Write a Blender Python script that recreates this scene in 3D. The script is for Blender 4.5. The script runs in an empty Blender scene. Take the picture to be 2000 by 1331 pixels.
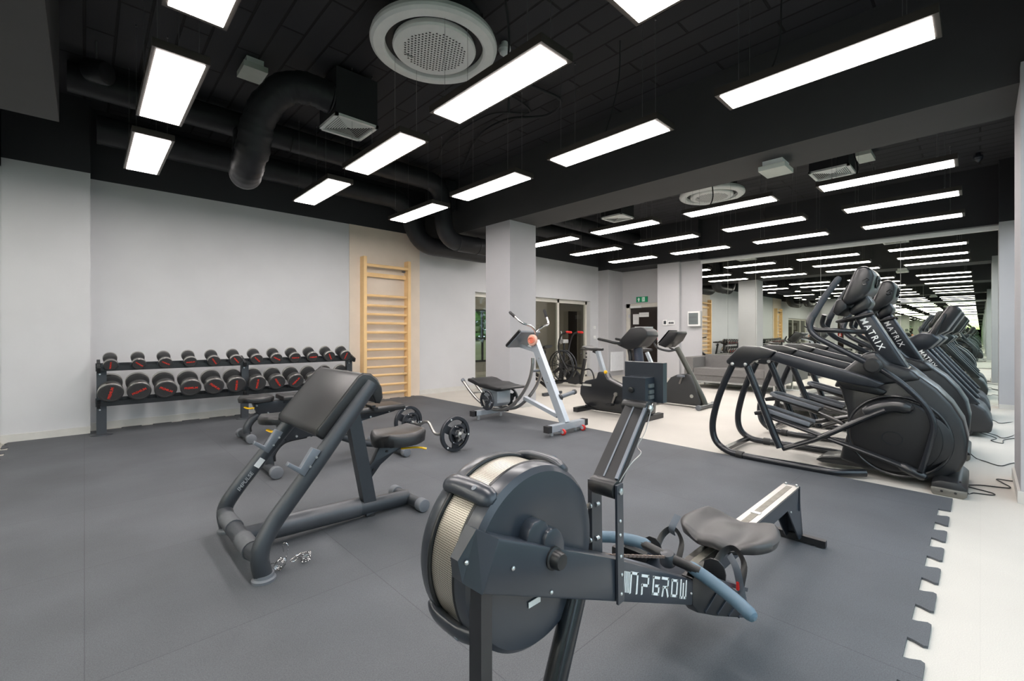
import bpy, bmesh, math, random
from math import pi, sin, cos, radians as rad
from mathutils import Vector, Matrix
random.seed(7)
SC = bpy.context.scene
COL = SC.collection

# ---------------------------------------------------------------- camera, sky, exposure
cam_d = bpy.data.cameras.new('camera')
cam_d.sensor_width = 36.0
cam_d.lens = 874.0 / 2000.0 * 36.0
cam_d.shift_y = -0.00625
cam_d.clip_start = 0.05
cam_d.clip_end = 300
cam = bpy.data.objects.new('camera', cam_d)
COL.objects.link(cam)
cam.location = (0, 0, 1.15)
cam.rotation_euler = (rad(90), 0, rad(46.3 - 90))
SC.camera = cam

SC.view_settings.view_transform = 'Standard'
SC.view_settings.look = 'None'
SC.view_settings.gamma = 1
SC.view_settings.use_curve_mapping = False
SC.view_settings.exposure = 1.33
SC.cycles.max_bounces = 22
SC.cycles.glossy_bounces = 20
SC.cycles.diffuse_bounces = 5
SC.cycles.transmission_bounces = 8
SC.cycles.transparent_max_bounces = 16
SC.cycles.use_denoising = True
SC.cycles.sample_clamp_indirect = 6.0
SC.cycles.caustics_reflective = True
SC.cycles.blur_glossy = 0.3

SKY = 1.3           # overcast daylight outside the windows
PANEL = 11.0         # ceiling panels
w = bpy.data.worlds.new('overcast_sky')
SC.world = w
w.use_nodes = True
nt = w.node_tree
bg = nt.nodes['Background']
bg.inputs[0].default_value = (0.70, 0.85, 1.0, 1)
bg.inputs[1].default_value = SKY


# ---------------------------------------------------------------- materials
def lin(c):
    return tuple(((v / 255) / 12.92 if v / 255 <= .04045 else ((v / 255 + .055) / 1.055) ** 2.4) for v in c)


MATS = {}


def mat(name, col, rough=.5, metal=0., var=0., scale=12., bump=0., bscale=None, spec=.5, coat=0.):
    if name in MATS:
        return MATS[name]
    m = bpy.data.materials.new(name)
    m.use_nodes = True
    n, l = m.node_tree.nodes, m.node_tree.links
    b = n['Principled BSDF']
    c = lin(col) + (1,)
    b.inputs['Base Color'].default_value = c
    b.inputs['Roughness'].default_value = rough
    b.inputs['Metallic'].default_value = metal
    b.inputs['Specular IOR Level'].default_value = spec
    b.inputs['Coat Weight'].default_value = coat
    b.inputs['Coat Roughness'].default_value = .22
    tc = n.new('ShaderNodeTexCoord')
    nz = n.new('ShaderNodeTexNoise')
    nz.inputs['Scale'].default_value = scale
    nz.inputs['Detail'].default_value = 4
    l.new(tc.outputs['Object'], nz.inputs['Vector'])
    v = max(var, .03)
    rp = n.new('ShaderNodeValToRGB')
    rp.color_ramp.elements[0].position = .3
    rp.color_ramp.elements[1].position = .7
    rp.color_ramp.elements[0].color = tuple(x * (1 - v) for x in c[:3]) + (1,)
    rp.color_ramp.elements[1].color = tuple(min(1, x * (1 + v)) for x in c[:3]) + (1,)
    l.new(nz.outputs['Fac'], rp.inputs['Fac'])
    l.new(rp.outputs['Color'], b.inputs['Base Color'])
    if bump:
        n2 = n.new('ShaderNodeTexNoise')
        n2.inputs['Scale'].default_value = bscale or scale * 8
        n2.inputs['Detail'].default_value = 3
        l.new(tc.outputs['Object'], n2.inputs['Vector'])
        bp = n.new('ShaderNodeBump')
        bp.inputs['Strength'].default_value = bump
        bp.inputs['Distance'].default_value = .003
        l.new(n2.outputs['Fac'], bp.inputs['Height'])
        l.new(bp.outputs['Normal'], b.inputs['Normal'])
    MATS[name] = m
    return m


def emis(name, col, k):
    m = bpy.data.materials.new(name)
    m.use_nodes = True
    b = m.node_tree.nodes['Principled BSDF']
    b.inputs['Base Color'].default_value = (.8, .8, .8, 1)
    b.inputs['Emission Color'].default_value = lin(col) + (1,)
    b.inputs['Emission Strength'].default_value = k
    MATS[name] = m
    return m


def wallmat(name, col, zsplit):
    """light paint below zsplit, black paint above it"""
    m = mat(name, col, .75, var=.015, scale=2.0, bump=.12, bscale=160)
    n, l = m.node_tree.nodes, m.node_tree.links
    b = n['Principled BSDF']
    src = b.inputs['Base Color'].links[0].from_socket
    g = n.new('ShaderNodeNewGeometry')
    s = n.new('ShaderNodeSeparateXYZ')
    l.new(g.outputs['Position'], s.inputs[0])
    gt = n.new('ShaderNodeMath')
    gt.operation = 'GREATER_THAN'
    gt.inputs[1].default_value = zsplit
    l.new(s.outputs['Z'], gt.inputs[0])
    mx = n.new('ShaderNodeMix')
    mx.data_type = 'RGBA'
    l.new(gt.outputs[0], mx.inputs[0])
    l.new(src, mx.inputs[6])
    mx.inputs[7].default_value = lin((44, 45, 48)) + (1,)
    l.new(mx.outputs[2], b.inputs['Base Color'])
    return m


def brickmat(name, c1, c2, mortar, bw, bh, ms, rough, rot=False, offset=.5, bump=.4, speck=0., smudge=0., spec=.5):
    m = bpy.data.materials.new(name)
    m.use_nodes = True
    n, l = m.node_tree.nodes, m.node_tree.links
    b = n['Principled BSDF']
    b.inputs['Roughness'].default_value = rough
    b.inputs['Specular IOR Level'].default_value = spec
    g = n.new('ShaderNodeNewGeometry')
    s = n.new('ShaderNodeSeparateXYZ')
    cb = n.new('ShaderNodeCombineXYZ')
    l.new(g.outputs['Position'], s.inputs[0])
    l.new(s.outputs['Y' if rot else 'X'], cb.inputs[0])
    l.new(s.outputs['X' if rot else 'Y'], cb.inputs[1])
    bt = n.new('ShaderNodeTexBrick')
    bt.inputs['Scale'].default_value = 1
    bt.inputs['Brick Width'].default_value = bw
    bt.inputs['Row Height'].default_value = bh
    bt.inputs['Mortar Size'].default_value = ms
    bt.inputs['Mortar Smooth'].default_value = .3
    bt.offset = offset
    bt.inputs['Color1'].default_value = lin(c1) + (1,)
    bt.inputs['Color2'].default_value = lin(c2) + (1,)
    bt.inputs['Mortar'].default_value = lin(mortar) + (1,)
    l.new(cb.outputs[0], bt.inputs['Vector'])
    cur = bt.outputs['Color']
    for sc, amt in ((260., speck), (1.7, smudge)):
        if not amt:
            continue
        nz = n.new('ShaderNodeTexNoise')
        nz.inputs['Scale'].default_value = sc
        nz.inputs['Detail'].default_value = 3 if sc > 50 else 7
        l.new(g.outputs['Position'], nz.inputs['Vector'])
        mr = n.new('ShaderNodeMapRange')
        mr.inputs[1].default_value = .32
        mr.inputs[2].default_value = .68
        mr.inputs[3].default_value = 1 - amt
        mr.inputs[4].default_value = 1 + amt
        l.new(nz.outputs['Fac'], mr.inputs[0])
        mu = n.new('ShaderNodeMix')
        mu.data_type = 'RGBA'
        mu.blend_type = 'MULTIPLY'
        mu.inputs[0].default_value = 1
        l.new(cur, mu.inputs[6])
        l.new(mr.outputs[0], mu.inputs[7])
        cur = mu.outputs[2]
    l.new(cur, b.inputs['Base Color'])
    if bump:
        inv = n.new('ShaderNodeMath')
        inv.operation = 'SUBTRACT'
        inv.inputs[0].default_value = 1
        l.new(bt.outputs['Fac'], inv.inputs[1])
        bp = n.new('ShaderNodeBump')
        bp.inputs['Strength'].default_value = bump
        bp.inputs['Distance'].default_value = .01
        l.new(inv.outputs[0], bp.inputs['Height'])
        l.new(bp.outputs['Normal'], b.inputs['Normal'])
    MATS[name] = m
    return m


def glassmat(name, tint, refl=.08, rough=0.):
    m = bpy.data.materials.new(name)
    m.use_nodes = True
    n, l = m.node_tree.nodes, m.node_tree.links
    n.remove(n['Principled BSDF'])
    t = n.new('ShaderNodeBsdfTransparent')
    t.inputs[0].default_value = tint + (1,)
    g = n.new('ShaderNodeBsdfGlossy')
    g.inputs['Roughness'].default_value = rough
    lw = n.new('ShaderNodeLayerWeight')
    lw.inputs[0].default_value = .5
    pw = n.new('ShaderNodeMath')
    pw.operation = 'POWER'
    pw.inputs[1].default_value = 4
    l.new(lw.outputs['Facing'], pw.inputs[0])
    f = n.new('ShaderNodeMath')
    f.operation = 'MULTIPLY_ADD'
    f.inputs[1].default_value = .5
    f.inputs[2].default_value = .04
    l.new(pw.outputs[0], f.inputs[0])
    mx = n.new('ShaderNodeMixShader')
    l.new(f.outputs[0], mx.inputs[0])
    l.new(t.outputs[0], mx.inputs[1])
    l.new(g.outputs[0], mx.inputs[2])
    l.new(mx.outputs[0], n['Material Output'].inputs[0])
    MATS[name] = m
    return m


def mirrormat():
    m = bpy.data.materials.new('mirror_glass')
    m.use_nodes = True
    b = m.node_tree.nodes['Principled BSDF']
    b.inputs['Base Color'].default_value = (.88, .91, .85, 1)
    b.inputs['Metallic'].default_value = 1
    b.inputs['Roughness'].default_value = 0
    return m


WALL = wallmat('grey_wall_paint', (196, 197, 199), 3.0)
WALLF = wallmat('grey_wall_paint_far', (186, 186, 188), 2.9)
PAINT = mat('grey_column_paint', (174, 174, 177), .75, var=.015, scale=2, bump=.12, bscale=160)
BLACKP = mat('black_ceiling_paint', (40, 41, 44), .7, var=.08, scale=3, bump=.1)
SOFF = mat('charcoal_beam_paint', (60, 60, 61), .7, var=.05, scale=3)
CEIL = brickmat('black_acoustic_boards', (48, 48, 52), (40, 40, 43), (10, 10, 11), 1.2, .205, .012, .8, rot=True, bump=.9, speck=.12)
CREAM = brickmat('cream_vinyl_floor', (192, 188, 180), (190, 186, 178), (185, 181, 173), 40, 40, .001, .55, bump=0, speck=.07, smudge=.04, spec=.3)
RUB = brickmat('speckled_black_rubber', (84, 87, 91), (81, 84, 88), (70, 72, 76), 1.0, 1.0, .002, .65, offset=0, bump=.15, speck=.2, smudge=.13, spec=.3)
BEIGE = mat('beige_wall_panel', (214, 201, 186), .6, var=.02, scale=5)
SKIRT = mat('light_skirting', (196, 195, 190), .5)
MIRR = mirrormat()
GLASS = glassmat('clear_glass', (.96, .98, .97))
DGLASS = glassmat('dim_glass', (.75, .78, .76))
ALU = mat('pale_aluminium', (200, 202, 203), .35, .6)
UPVC = mat('cream_door_frame', (205, 202, 192), .4)
WHITE = mat('white_plastic', (225, 226, 224), .4)
CASS = mat('off_white_plastic', (230, 233, 231), .45)
BLK = mat('black_plastic', (28, 29, 31), .38, var=.06)
BLK2 = mat('satin_black_shell', (46, 51, 59), .30, var=.04, coat=.2)
GUN = mat('gunmetal_paint', (54, 57, 62), .36, .35, var=.04, coat=.2)
TUBEB = mat('glossy_black_tube', (34, 37, 42), .25, .4, coat=.4)
CHAR = mat('charcoal_frame_paint', (62, 66, 71), .42, .25, var=.05)
MIDG = mat('mid_grey_metal', (112, 118, 126), .45, .3)
LEA = mat('black_leatherette', (38, 38, 39), .36, var=.07, scale=30, bump=.15, bscale=220)
RUBB = mat('dark_rubber', (36, 36, 38), .7, var=.1)
GREYR = mat('grey_rubber_cap', (104, 108, 114), .6)
CHROME = mat('chrome', (205, 205, 205), .14, 1.)
STEEL = mat('brushed_steel', (180, 178, 174), .32, 1.)
BOLT = mat('bright_bolt', (196, 198, 198), .3, .9)
SILV = mat('silver_paint', (176, 184, 192), .35, .45)
PINE = mat('varnished_pine', (232, 196, 142), .45, var=.07, scale=4)
YEL = mat('yellow_plastic', (240, 190, 20), .4)
RED = mat('red_plastic', (196, 40, 36), .4)
REDL = mat('red_lettering', (214, 62, 50), .5)
ORNG = mat('orange_badge', (214, 110, 86), .45)
WLET = mat('white_lettering', (232, 233, 232), .5)
BLUE = mat('blue_grey_grip', (80, 104, 120), .5)
SOFAM = mat('grey_sofa_fabric', (110, 108, 106), .85, var=.05, scale=30, bump=.2)
CORD = mat('black_cord', (30, 30, 31), .5)
SCREEN = mat('dark_screen', (18, 19, 22), .1)
WIRE = mat('thin_steel_wire', (150, 150, 150), .35, .8)
DUCT = mat('black_wrapped_duct', (38, 39, 42), .45, 0, var=.2, scale=7, bump=.4, bscale=24, spec=.35)
PAN = emis('light_diffuser', (255, 247, 243), PANEL)
GREEN = mat('exit_green', (0, 140, 92), .4)
EXW = mat('exit_white', (225, 245, 235), .4)


# ---------------------------------------------------------------- geometry helpers
ORG = Vector((0, 0, 0))


def frame(d, up=None):
    d = d.normalized()
    u = Vector(up) if up is not None else (Vector((0, 0, 1)) if abs(d.z) < .95 else Vector((0, 1, 0)))
    x = u.cross(d)
    if x.length < 1e-5:
        x = Vector((1, 0, 0)).cross(d)
    x.normalize()
    return x, d.cross(x).normalized()


def catmull(P, k, closed=False):
    P = [Vector(p) for p in P]
    if k <= 1 or len(P) < 3:
        return P
    out = []
    n = len(P)
    for i in range(n if closed else n - 1):
        p0 = P[(i - 1) % n] if (closed or i > 0) else P[0] * 2 - P[1]
        p1, p2 = P[i], P[(i + 1) % n]
        p3 = P[(i + 2) % n] if (closed or i + 2 < n) else P[-1] * 2 - P[-2]
        for j in range(k):
            t = j / k
            out.append(.5 * ((2 * p1) + (p2 - p0) * t + (2 * p0 - 5 * p1 + 4 * p2 - p3) * t * t + (3 * p1 - p0 - 3 * p2 + p3) * t ** 3))
    if not closed:
        out.append(P[-1])
    return out


def fillet(P, r, k=5):
    """polyline with rounded corners of radius about r"""
    P = [Vector(p) for p in P]
    out = [P[0]]
    for i in range(1, len(P) - 1):
        a, b, c = P[i - 1], P[i], P[i + 1]
        d1, d2 = (a - b), (c - b)
        q = min(r, d1.length * .48, d2.length * .48)
        s, e = b + d1.normalized() * q, b + d2.normalized() * q
        for j in range(k + 1):
            t = j / k
            out.append(s * (1 - t) ** 2 + b * 2 * t * (1 - t) + e * t * t)
    out.append(P[-1])
    return out


SPLIT = {'bolts': 'bolt', 'bolt_heads': 'bolt_head', 'post_bolts': 'post_bolt', 'end_bolts': 'end_bolt', 'hood_bolts': 'hood_bolt',
         'bracket_bolts': 'bracket_bolt', 'catch_bolts': 'catch_bolt', 'foot_screws': 'foot_screw', 'saddles': 'saddle', 'web_spokes': 'web_spoke',
         'pale_marks': 'pale_mark', 'rollers': 'roller', 'levelling_feet': 'levelling_foot', 'seam_bands': 'seam_band', 'hanger_rods': 'hanger_rod',
         'hinge': 'hinge', 'sockets': 'socket', 'shell_ribs': 'shell_rib', 'arm_ribs': 'arm_rib', 'adjuster_knobs': 'adjuster_knob', 'wall_bracket': 'wall_bracket',
         'rubber_pad': 'rubber_pad', 'band_rim': 'band_rim', 'wheel_guard': 'wheel_guard', 'fan_blades': 'fan_blade', 'breaker_row': 'breaker'}


class G:
    def __init__(s):
        s.bm = bmesh.new()

    def _bev(s, geom, w, seg):
        if w > 0:
            es = [e for e in geom if isinstance(e, bmesh.types.BMEdge) and e.is_valid and len(e.link_faces) == 2 and e.calc_face_angle(0) > .5]
            if es:
                bmesh.ops.bevel(s.bm, geom=es, offset=w, segments=seg, affect='EDGES', profile=.5, clamp_overlap=True)

    def box(s, a, b, bev=0, seg=2, mtx=None):
        """box between corners a and b"""
        a, b = Vector(a), Vector(b)
        lo = Vector(map(min, a, b))
        hi = Vector(map(max, a, b))
        vs = [s.bm.verts.new((x, y, z)) for x in (lo.x, hi.x) for y in (lo.y, hi.y) for z in (lo.z, hi.z)]
        fs = [s.bm.faces.new([vs[i] for i in f]) for f in ((0, 1, 3, 2), (4, 6, 7, 5), (0, 4, 5, 1), (2, 3, 7, 6), (0, 2, 6, 4), (1, 5, 7, 3))]
        if mtx is not None:
            for v in vs:
                v.co = mtx @ v.co
        s._bev({e for f in fs for e in f.edges}, bev, seg)
        return s

    def bar(s, p, q, wx, wz, bev=0, up=None, seg=2, taper=1.):
        """rectangular bar from p to q"""
        p, q = Vector(p), Vector(q)
        x, y = frame(q - p, up)
        vs = []
        for c, k in ((p, 1.), (q, taper)):
            for sx, sy in ((-1, -1), (1, -1), (1, 1), (-1, 1)):
                vs.append(s.bm.verts.new(c + x * sx * wx * k / 2 + y * sy * wz * k / 2))
        fs = [s.bm.faces.new(vs[:4][::-1]), s.bm.faces.new(vs[4:])]
        for i in range(4):
            j = (i + 1) % 4
            fs.append(s.bm.faces.new((vs[i], vs[j], vs[4 + j], vs[4 + i])))
        s._bev({e for f in fs for e in f.edges}, bev, seg)
        return s

    def prism(s, poly, ax, a, b, bev=0, seg=2, sm=0, sc=1.):
        """polygon extruded along an axis; 'x': (y,z), 'y': (x,z), 'z': (x,y)"""
        if sm:
            poly = [(p.x, p.y) for p in catmull([(u, v, 0) for u, v in poly], sm, True)]

        def P(u, v, t):
            return {'x': (t, u, v), 'y': (u, t, v), 'z': (u, v, t)}[ax]
        A = [s.bm.verts.new(P(u, v, a)) for u, v in poly]
        cu = sum(p[0] for p in poly) / len(poly)
        cv = sum(p[1] for p in poly) / len(poly)
        B = [s.bm.verts.new(P(cu + (u - cu) * sc, cv + (v - cv) * sc, b)) for u, v in poly]
        n = len(poly)
        fs = [s.bm.faces.new(A), s.bm.faces.new(B[::-1])]
        for i in range(n):
            j = (i + 1) % n
            fs.append(s.bm.faces.new((A[j], A[i], B[i], B[j])))
        bmesh.ops.recalc_face_normals(s.bm, faces=fs)
        if bev:
            es = {e for f in fs[:2] for e in f.edges}
            if not sm:
                es |= {e for f in fs for e in f.edges}
            s._bev(es, bev, seg)
        return s

    def rings(s, R, cap0=True, cap1=True, closed=False):
        V = [[s.bm.verts.new(p) for p in r] for r in R]
        m = len(V[0])
        rng = range(len(V)) if closed else range(len(V) - 1)
        for i in rng:
            A, B = V[i], V[(i + 1) % len(V)]
            for j in range(m):
                k = (j + 1) % m
                s.bm.faces.new((A[j], A[k], B[k], B[j]))
        if not closed:
            if cap0:
                s.bm.faces.new(V[0][::-1])
            if cap1:
                s.bm.faces.new(V[-1])
        return s

    def tube(s, P, r, n=12, sm=0, fl=0, up=None, rz=None, closed=False, cap=True, rnd=False):
        if fl:
            P = fillet(P, fl)
        elif sm:
            P = catmull(P, sm, closed)
        P = [Vector(p) for p in P]
        m = len(P)
        R = []
        px = None
        for i, p in enumerate(P):
            if closed:
                d = P[(i + 1) % m] - P[i - 1]
            else:
                d = (P[min(i + 1, m - 1)] - P[max(i - 1, 0)])
            if d.length < 1e-9:
                d = Vector((0, 0, 1))
            d.normalize()
            if up is not None:
                x, y = frame(d, up)
            elif px is None:
                x, y = frame(d)
            else:
                x = (px - d * px.dot(d))
                x = x.normalized() if x.length > 1e-6 else frame(d)[0]
                y = d.cross(x).normalized()
            px = x
            t = i / max(1, m - 1)
            ra = r if not isinstance(r, (list, tuple)) else r[0] + (r[1] - r[0]) * t
            rb = ra if rz is None else (rz if not isinstance(rz, (list, tuple)) else rz[0] + (rz[1] - rz[0]) * t)
            ring = [p + x * cos(2 * pi * j / n) * ra + y * sin(2 * pi * j / n) * rb for j in range(n)]
            if rnd and i == 0 and not closed:
                for q in (.3, .75):
                    c = p - d * ra * math.sqrt(1 - q * q)
                    R.append([c + (v - p) * q for v in ring])
            R.append(ring)
            if rnd and i == m - 1 and not closed:
                for q in (.75, .3):
                    c = p + d * ra * math.sqrt(1 - q * q)
                    R.append([c + (v - p) * q for v in ring])
        s.rings(R, cap, cap, closed)
        return s

    def cyl(s, p, q, r, r2=None, n=24, bev=0):
        p, q = Vector(p), Vector(q)
        d = (q - p)
        L = d.length
        x, y = frame(d)
        d.normalize()
        r2 = r if r2 is None else r2
        pr = [(0, r), (L, r2)] if not bev else [(0, r - bev), (bev * .3, r - bev * .3), (bev, r), (L - bev, r2), (L - bev * .3, r2 - bev * .3), (L, r2 - bev)]
        s.rings([[p + d * h + x * cos(2 * pi * j / n) * k + y * sin(2 * pi * j / n) * k for j in range(n)] for h, k in pr])
        return s

    def lathe(s, prof, p, d, n=32, cap=True, ang=0):
        """prof: (height along d, radius)"""
        p, d = Vector(p), Vector(d).normalized()
        x, y = frame(d)
        s.rings([[p + d * h + x * cos(2 * pi * j / n + ang) * max(k, 1e-4) + y * sin(2 * pi * j / n + ang) * max(k, 1e-4) for j in range(n)] for h, k in prof], cap, cap)
        return s

    def ball(s, c, r, n=16, m=10):
        c = Vector(c)
        if not isinstance(r, (list, tuple)):
            r = (r, r, r)
        s.rings([[c + Vector((r[0] * sin(t) * cos(2 * pi * j / n), r[1] * sin(t) * sin(2 * pi * j / n), -r[2] * cos(t))) for j in range(n)]
                 for t in [pi * (i + .02) / (m + .04) if 0 < i < m else (.02 if i == 0 else pi - .02) for i in range(m + 1)]])
        return s

    def _split(s, name, m, parent, ang):
        bm = s.bm
        bm.verts.index_update()
        seen, out = set(), None
        for v0 in bm.verts:
            if v0.index in seen:
                continue
            st, isl = [v0], []
            seen.add(v0.index)
            while st:
                v = st.pop()
                isl.append(v)
                for e in v.link_edges:
                    q = e.other_vert(v)
                    if q.index not in seen:
                        seen.add(q.index)
                        st.append(q)
            g = G()
            mp = {v.index: g.bm.verts.new(v.co) for v in isl}
            fs = {f for v in isl for f in v.link_faces}
            for f in fs:
                g.bm.faces.new([mp[v.index] for v in f.verts])
            out = g.build(name, m, parent, None, ang, False)
        bm.free()
        return out

    def torus(s, c, ax, R, r, n=36, m=8, R2=None):
        c = Vector(c)
        x, y = frame(Vector(ax))
        R2 = R2 or R
        P = [c + x * cos(2 * pi * i / n) * R + y * sin(2 * pi * i / n) * R2 for i in range(n)]
        return s.tube(P, r, m, closed=True, up=ax)

    def build(s, name, m, parent=None, loc=None, ang=32, split=True):
        if split and name in SPLIT and parent is not None:
            return s._split(SPLIT[name], m, parent, ang)
        bmesh.ops.recalc_face_normals(s.bm, faces=s.bm.faces[:])
        o0 = ORG if loc is None else Vector(loc)
        if parent is None and loc is None:
            o0 = Vector((0, 0, 0))
        for v in s.bm.verts:
            v.co -= o0
        me = bpy.data.meshes.new(name)
        s.bm.to_mesh(me)
        s.bm.free()
        me.materials.append(m)
        if ang:
            for p in me.polygons:
                p.use_smooth = True
            me.set_sharp_from_angle(angle=rad(ang))
        o = bpy.data.objects.new(name, me)
        COL.objects.link(o)
        if parent is not None:
            o.parent = parent
        elif loc is not None:
            o.location = loc
        return o


def tag(o, label, cat, group=None, kind=None):
    o['label'] = label
    o['category'] = cat
    if group:
        o['group'] = group
    if kind:
        o['kind'] = kind
    return o


def thing(name, label, cat, loc, group=None):
    global ORG
    o = bpy.data.objects.new(name, None)
    COL.objects.link(o)
    o.empty_display_size = .1
    o.location = loc
    ORG = Vector(loc)
    return tag(o, label, cat, group)


def struct(g, name, m, label=None):
    o = g.build(name, m)
    o['kind'] = 'structure'
    return o


def copy_tree(o, parent=None):
    c = o.copy()
    COL.objects.link(c)
    c.parent = parent
    for ch in list(o.children):
        copy_tree(ch, c)
    return c


def dup(root, loc, label, rotz=None):
    c = copy_tree(root)
    c.location = loc
    if rotz is not None:
        c.rotation_euler = (0, 0, rotz)
    c['label'] = label
    return c


def text(name, s, m, parent, org, bx, by, size, ext=.0015, shear=0., spacing=1., label=None):
    """flat raised lettering: baseline start org, baseline direction bx, letter-up direction by"""
    cu = bpy.data.curves.new('lettering_curve', 'FONT')
    cu.body = s
    cu.size = size
    cu.extrude = ext
    cu.offset = size * .012
    cu.shear = shear
    cu.space_character = spacing
    cu.resolution_u = 3
    o = bpy.data.objects.new('lettering_curve', cu)
    COL.objects.link(o)
    dg = bpy.context.evaluated_depsgraph_get()
    me = bpy.data.meshes.new_from_object(o.evaluated_get(dg))
    bpy.data.objects.remove(o)
    bx, by = Vector(bx).normalized(), Vector(by).normalized()
    bz = bx.cross(by)
    M = Matrix((bx, by, bz)).transposed().to_4x4()
    M.translation = Vector(org) - ORG
    me.transform(M)
    me.materials.clear()
    me.materials.append(m)
    o = bpy.data.objects.new(name, me)
    COL.objects.link(o)
    o.parent = parent
    if label:
        o['label'] = label
    return o


ORD = ['first', 'second', 'third', 'fourth', 'fifth', 'sixth', 'seventh', 'eighth', 'ninth', 'tenth', 'eleventh', 'twelfth']

# ================================================================ THE ROOM
XL, XM, YB, YF, ZC = -.63, 10.46, 7.32, -.52, 3.84

struct(G().box((XL - .2, YF - .15, -.12), (14.5, 10.7, 0)), 'floor', CREAM)
struct(G().box((XL - .2, YF - .15, ZC), (11.3, YB + .2, ZC + .15)), 'ceiling', CEIL)

# dumbbell wall with the opening of the glass front (x 5.93..9.93, z < 2.04)
g = G()
g.box((XL - .2, YB, 0), (5.93, YB + .2, ZC)).box((9.93, YB, 0), (11.3, YB + .2, ZC)).box((5.93, YB, 2.04), (9.93, YB + .2, ZC))
struct(g, 'wall_back', WALL)
struct(G().box((XL, 7.07, 0), (.05, YB, ZC)), 'wall_back_pier', WALL)
struct(G().box((XL - .2, YF, 0), (XL - .02, YB, ZC)), 'wall_left', WALLF)
# corner pier and recessed exit-door wall
struct(G().box((10.3, 6.99, 0), (11.0, YB, 2.9)), 'wall_corner_pier', WALLF)
struct(G().box((10.3, 4.52, 2.9), (11.2, YB, ZC)), 'wall_right_bulkhead', BLACKP)
g = G()
g.box((11.0, 6.88, 0), (11.15, 6.99, 2.9)).box((11.0, 4.9, 1.99), (11.15, 6.88, 2.9)).box((11.0, 4.9, 0), (11.15, 5.62, 1.99))
struct(g, 'wall_door', WALLF)
struct(G().box((10.4, 5.03, 0), (11.0, 5.6, 2.9)), 'wall_exit_pier', WALLF)
struct(G().box((10.5, 4.52, 0), (10.7, 5.03, 2.9)), 'wall_fuse_box', WALLF)
g = G()
g.box((XM + .02, YF, 0), (XM + .22, 4.52, ZC))
struct(g, 'wall_right', WALLF)
# piers and window wall at the front
struct(G().box((4.6, YF, 0), (5.4, -.19, 3.0)), 'wall_front_pier', PAINT)
struct(G().box((10.2, YF, 0), (XM + .02, -.2, 2.88)), 'wall_front_corner_pier', PAINT)
g = G()
for x0, x1 in ((XL - .2, -.3), (4.6, 5.4), (10.2, 10.9)):
    g.box((x0, YF - .15, 0), (x1, YF, ZC))
g.box((XL - .2, YF - .15, 2.9), (10.9, YF, ZC)).box((XL - .2, YF - .15, 0), (10.9, YF, .12))
struct(g, 'wall_front', WALLF)
struct(G().box((10.2, YF, 2.88), (XM + .02, -.2, ZC)), 'trim_1', BLACKP)
for i, (x0, x1) in enumerate(((-.3, 4.6), (5.4, 10.2))):
    root = bpy.data.objects.new('window_%d' % (i + 1), None)
    COL.objects.link(root)
    ORG = Vector(((x0 + x1) / 2, YF, .12))
    root.location = ORG
    root['kind'] = 'structure'
    g = G()
    n = 3
    for k in range(n + 1):
        x = x0 + .03 + (x1 - x0 - .06) * k / n
        g.box((x - .03, YF - .1, .12), (x + .03, YF - .04, 2.9))
    for z in (.15, 2.87):
        g.box((x0, YF - .1, z - .03), (x1, YF - .04, z + .03))
    g.build('window_frame', CHAR, root)
    for k in range(n):
        xa = x0 + .06 + (x1 - x0 - .06) * k / n
        xb = x0 + (x1 - x0 - .06) * (k + 1) / n
        G().box((xa, YF - .075, .18), (xb, YF - .065, 2.84)).build('pane', GLASS, root)
    ld = bpy.data.lights.new('window_portal', 'AREA')
    ld.shape = 'RECTANGLE'
    ld.size = x1 - x0
    ld.size_y = 2.75
    ld.cycles.is_portal = True
    lo = bpy.data.objects.new('window_portal', ld)
    COL.objects.link(lo)
    lo.location = ((x0 + x1) / 2, YF - .12, 1.5)
    lo.rotation_euler = (rad(90), 0, 0)

# beams
struct(G().box((4.70, YF, 2.9), (5.38, YB, ZC)), 'beam', SOFF)
struct(G().box((XL, YF, 2.9), (-.15, 5.25, ZC)), 'beam_left', SOFF)
struct(G().box((4.70, 4.965, 0), (5.275, 5.53, 2.9)), 'column', PAINT)

# mirror on the right wall: five panes under a light head strip
root = bpy.data.objects.new('mirror_wall', None)
COL.objects.link(root)
ORG = Vector((XM, 2.1, 0))
root.location = ORG
tag(root, 'wall-wide floor-to-head mirror behind the sofa and treadmills', 'mirror')
ys = [-.2, .976, 2.166, 3.344, 3.92, 4.50]
for a, b in zip(ys, ys[1:]):
    G().box((XM, a + .003, .02), (XM + .02, b - .003, 2.80)).build('mirror_pane', MIRR, root)
G().box((XM - .03, -.2, 2.80), (XM + .02, 4.52, 2.87)).build('head_strip', CASS, root)
G().box((XM - .012, -.2, 0), (XM + .02, 4.52, .02)).build('bottom_strip', CASS, root)
root = bpy.data.objects.new('mirror_wall', None)
COL.objects.link(root)
ORG = Vector((XL, 3.3, 0))
root.location = ORG
tag(root, 'mirror covering the left end wall beside the dumbbell rack pier', 'mirror')
ys = [-.5, 1.4, 3.3, 5.2, 7.07]
for a, b in zip(ys, ys[1:]):
    G().box((XL - .02, a + .003, .02), (XL, b - .003, 2.9)).build('mirror_pane', MIRR, root)

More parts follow.
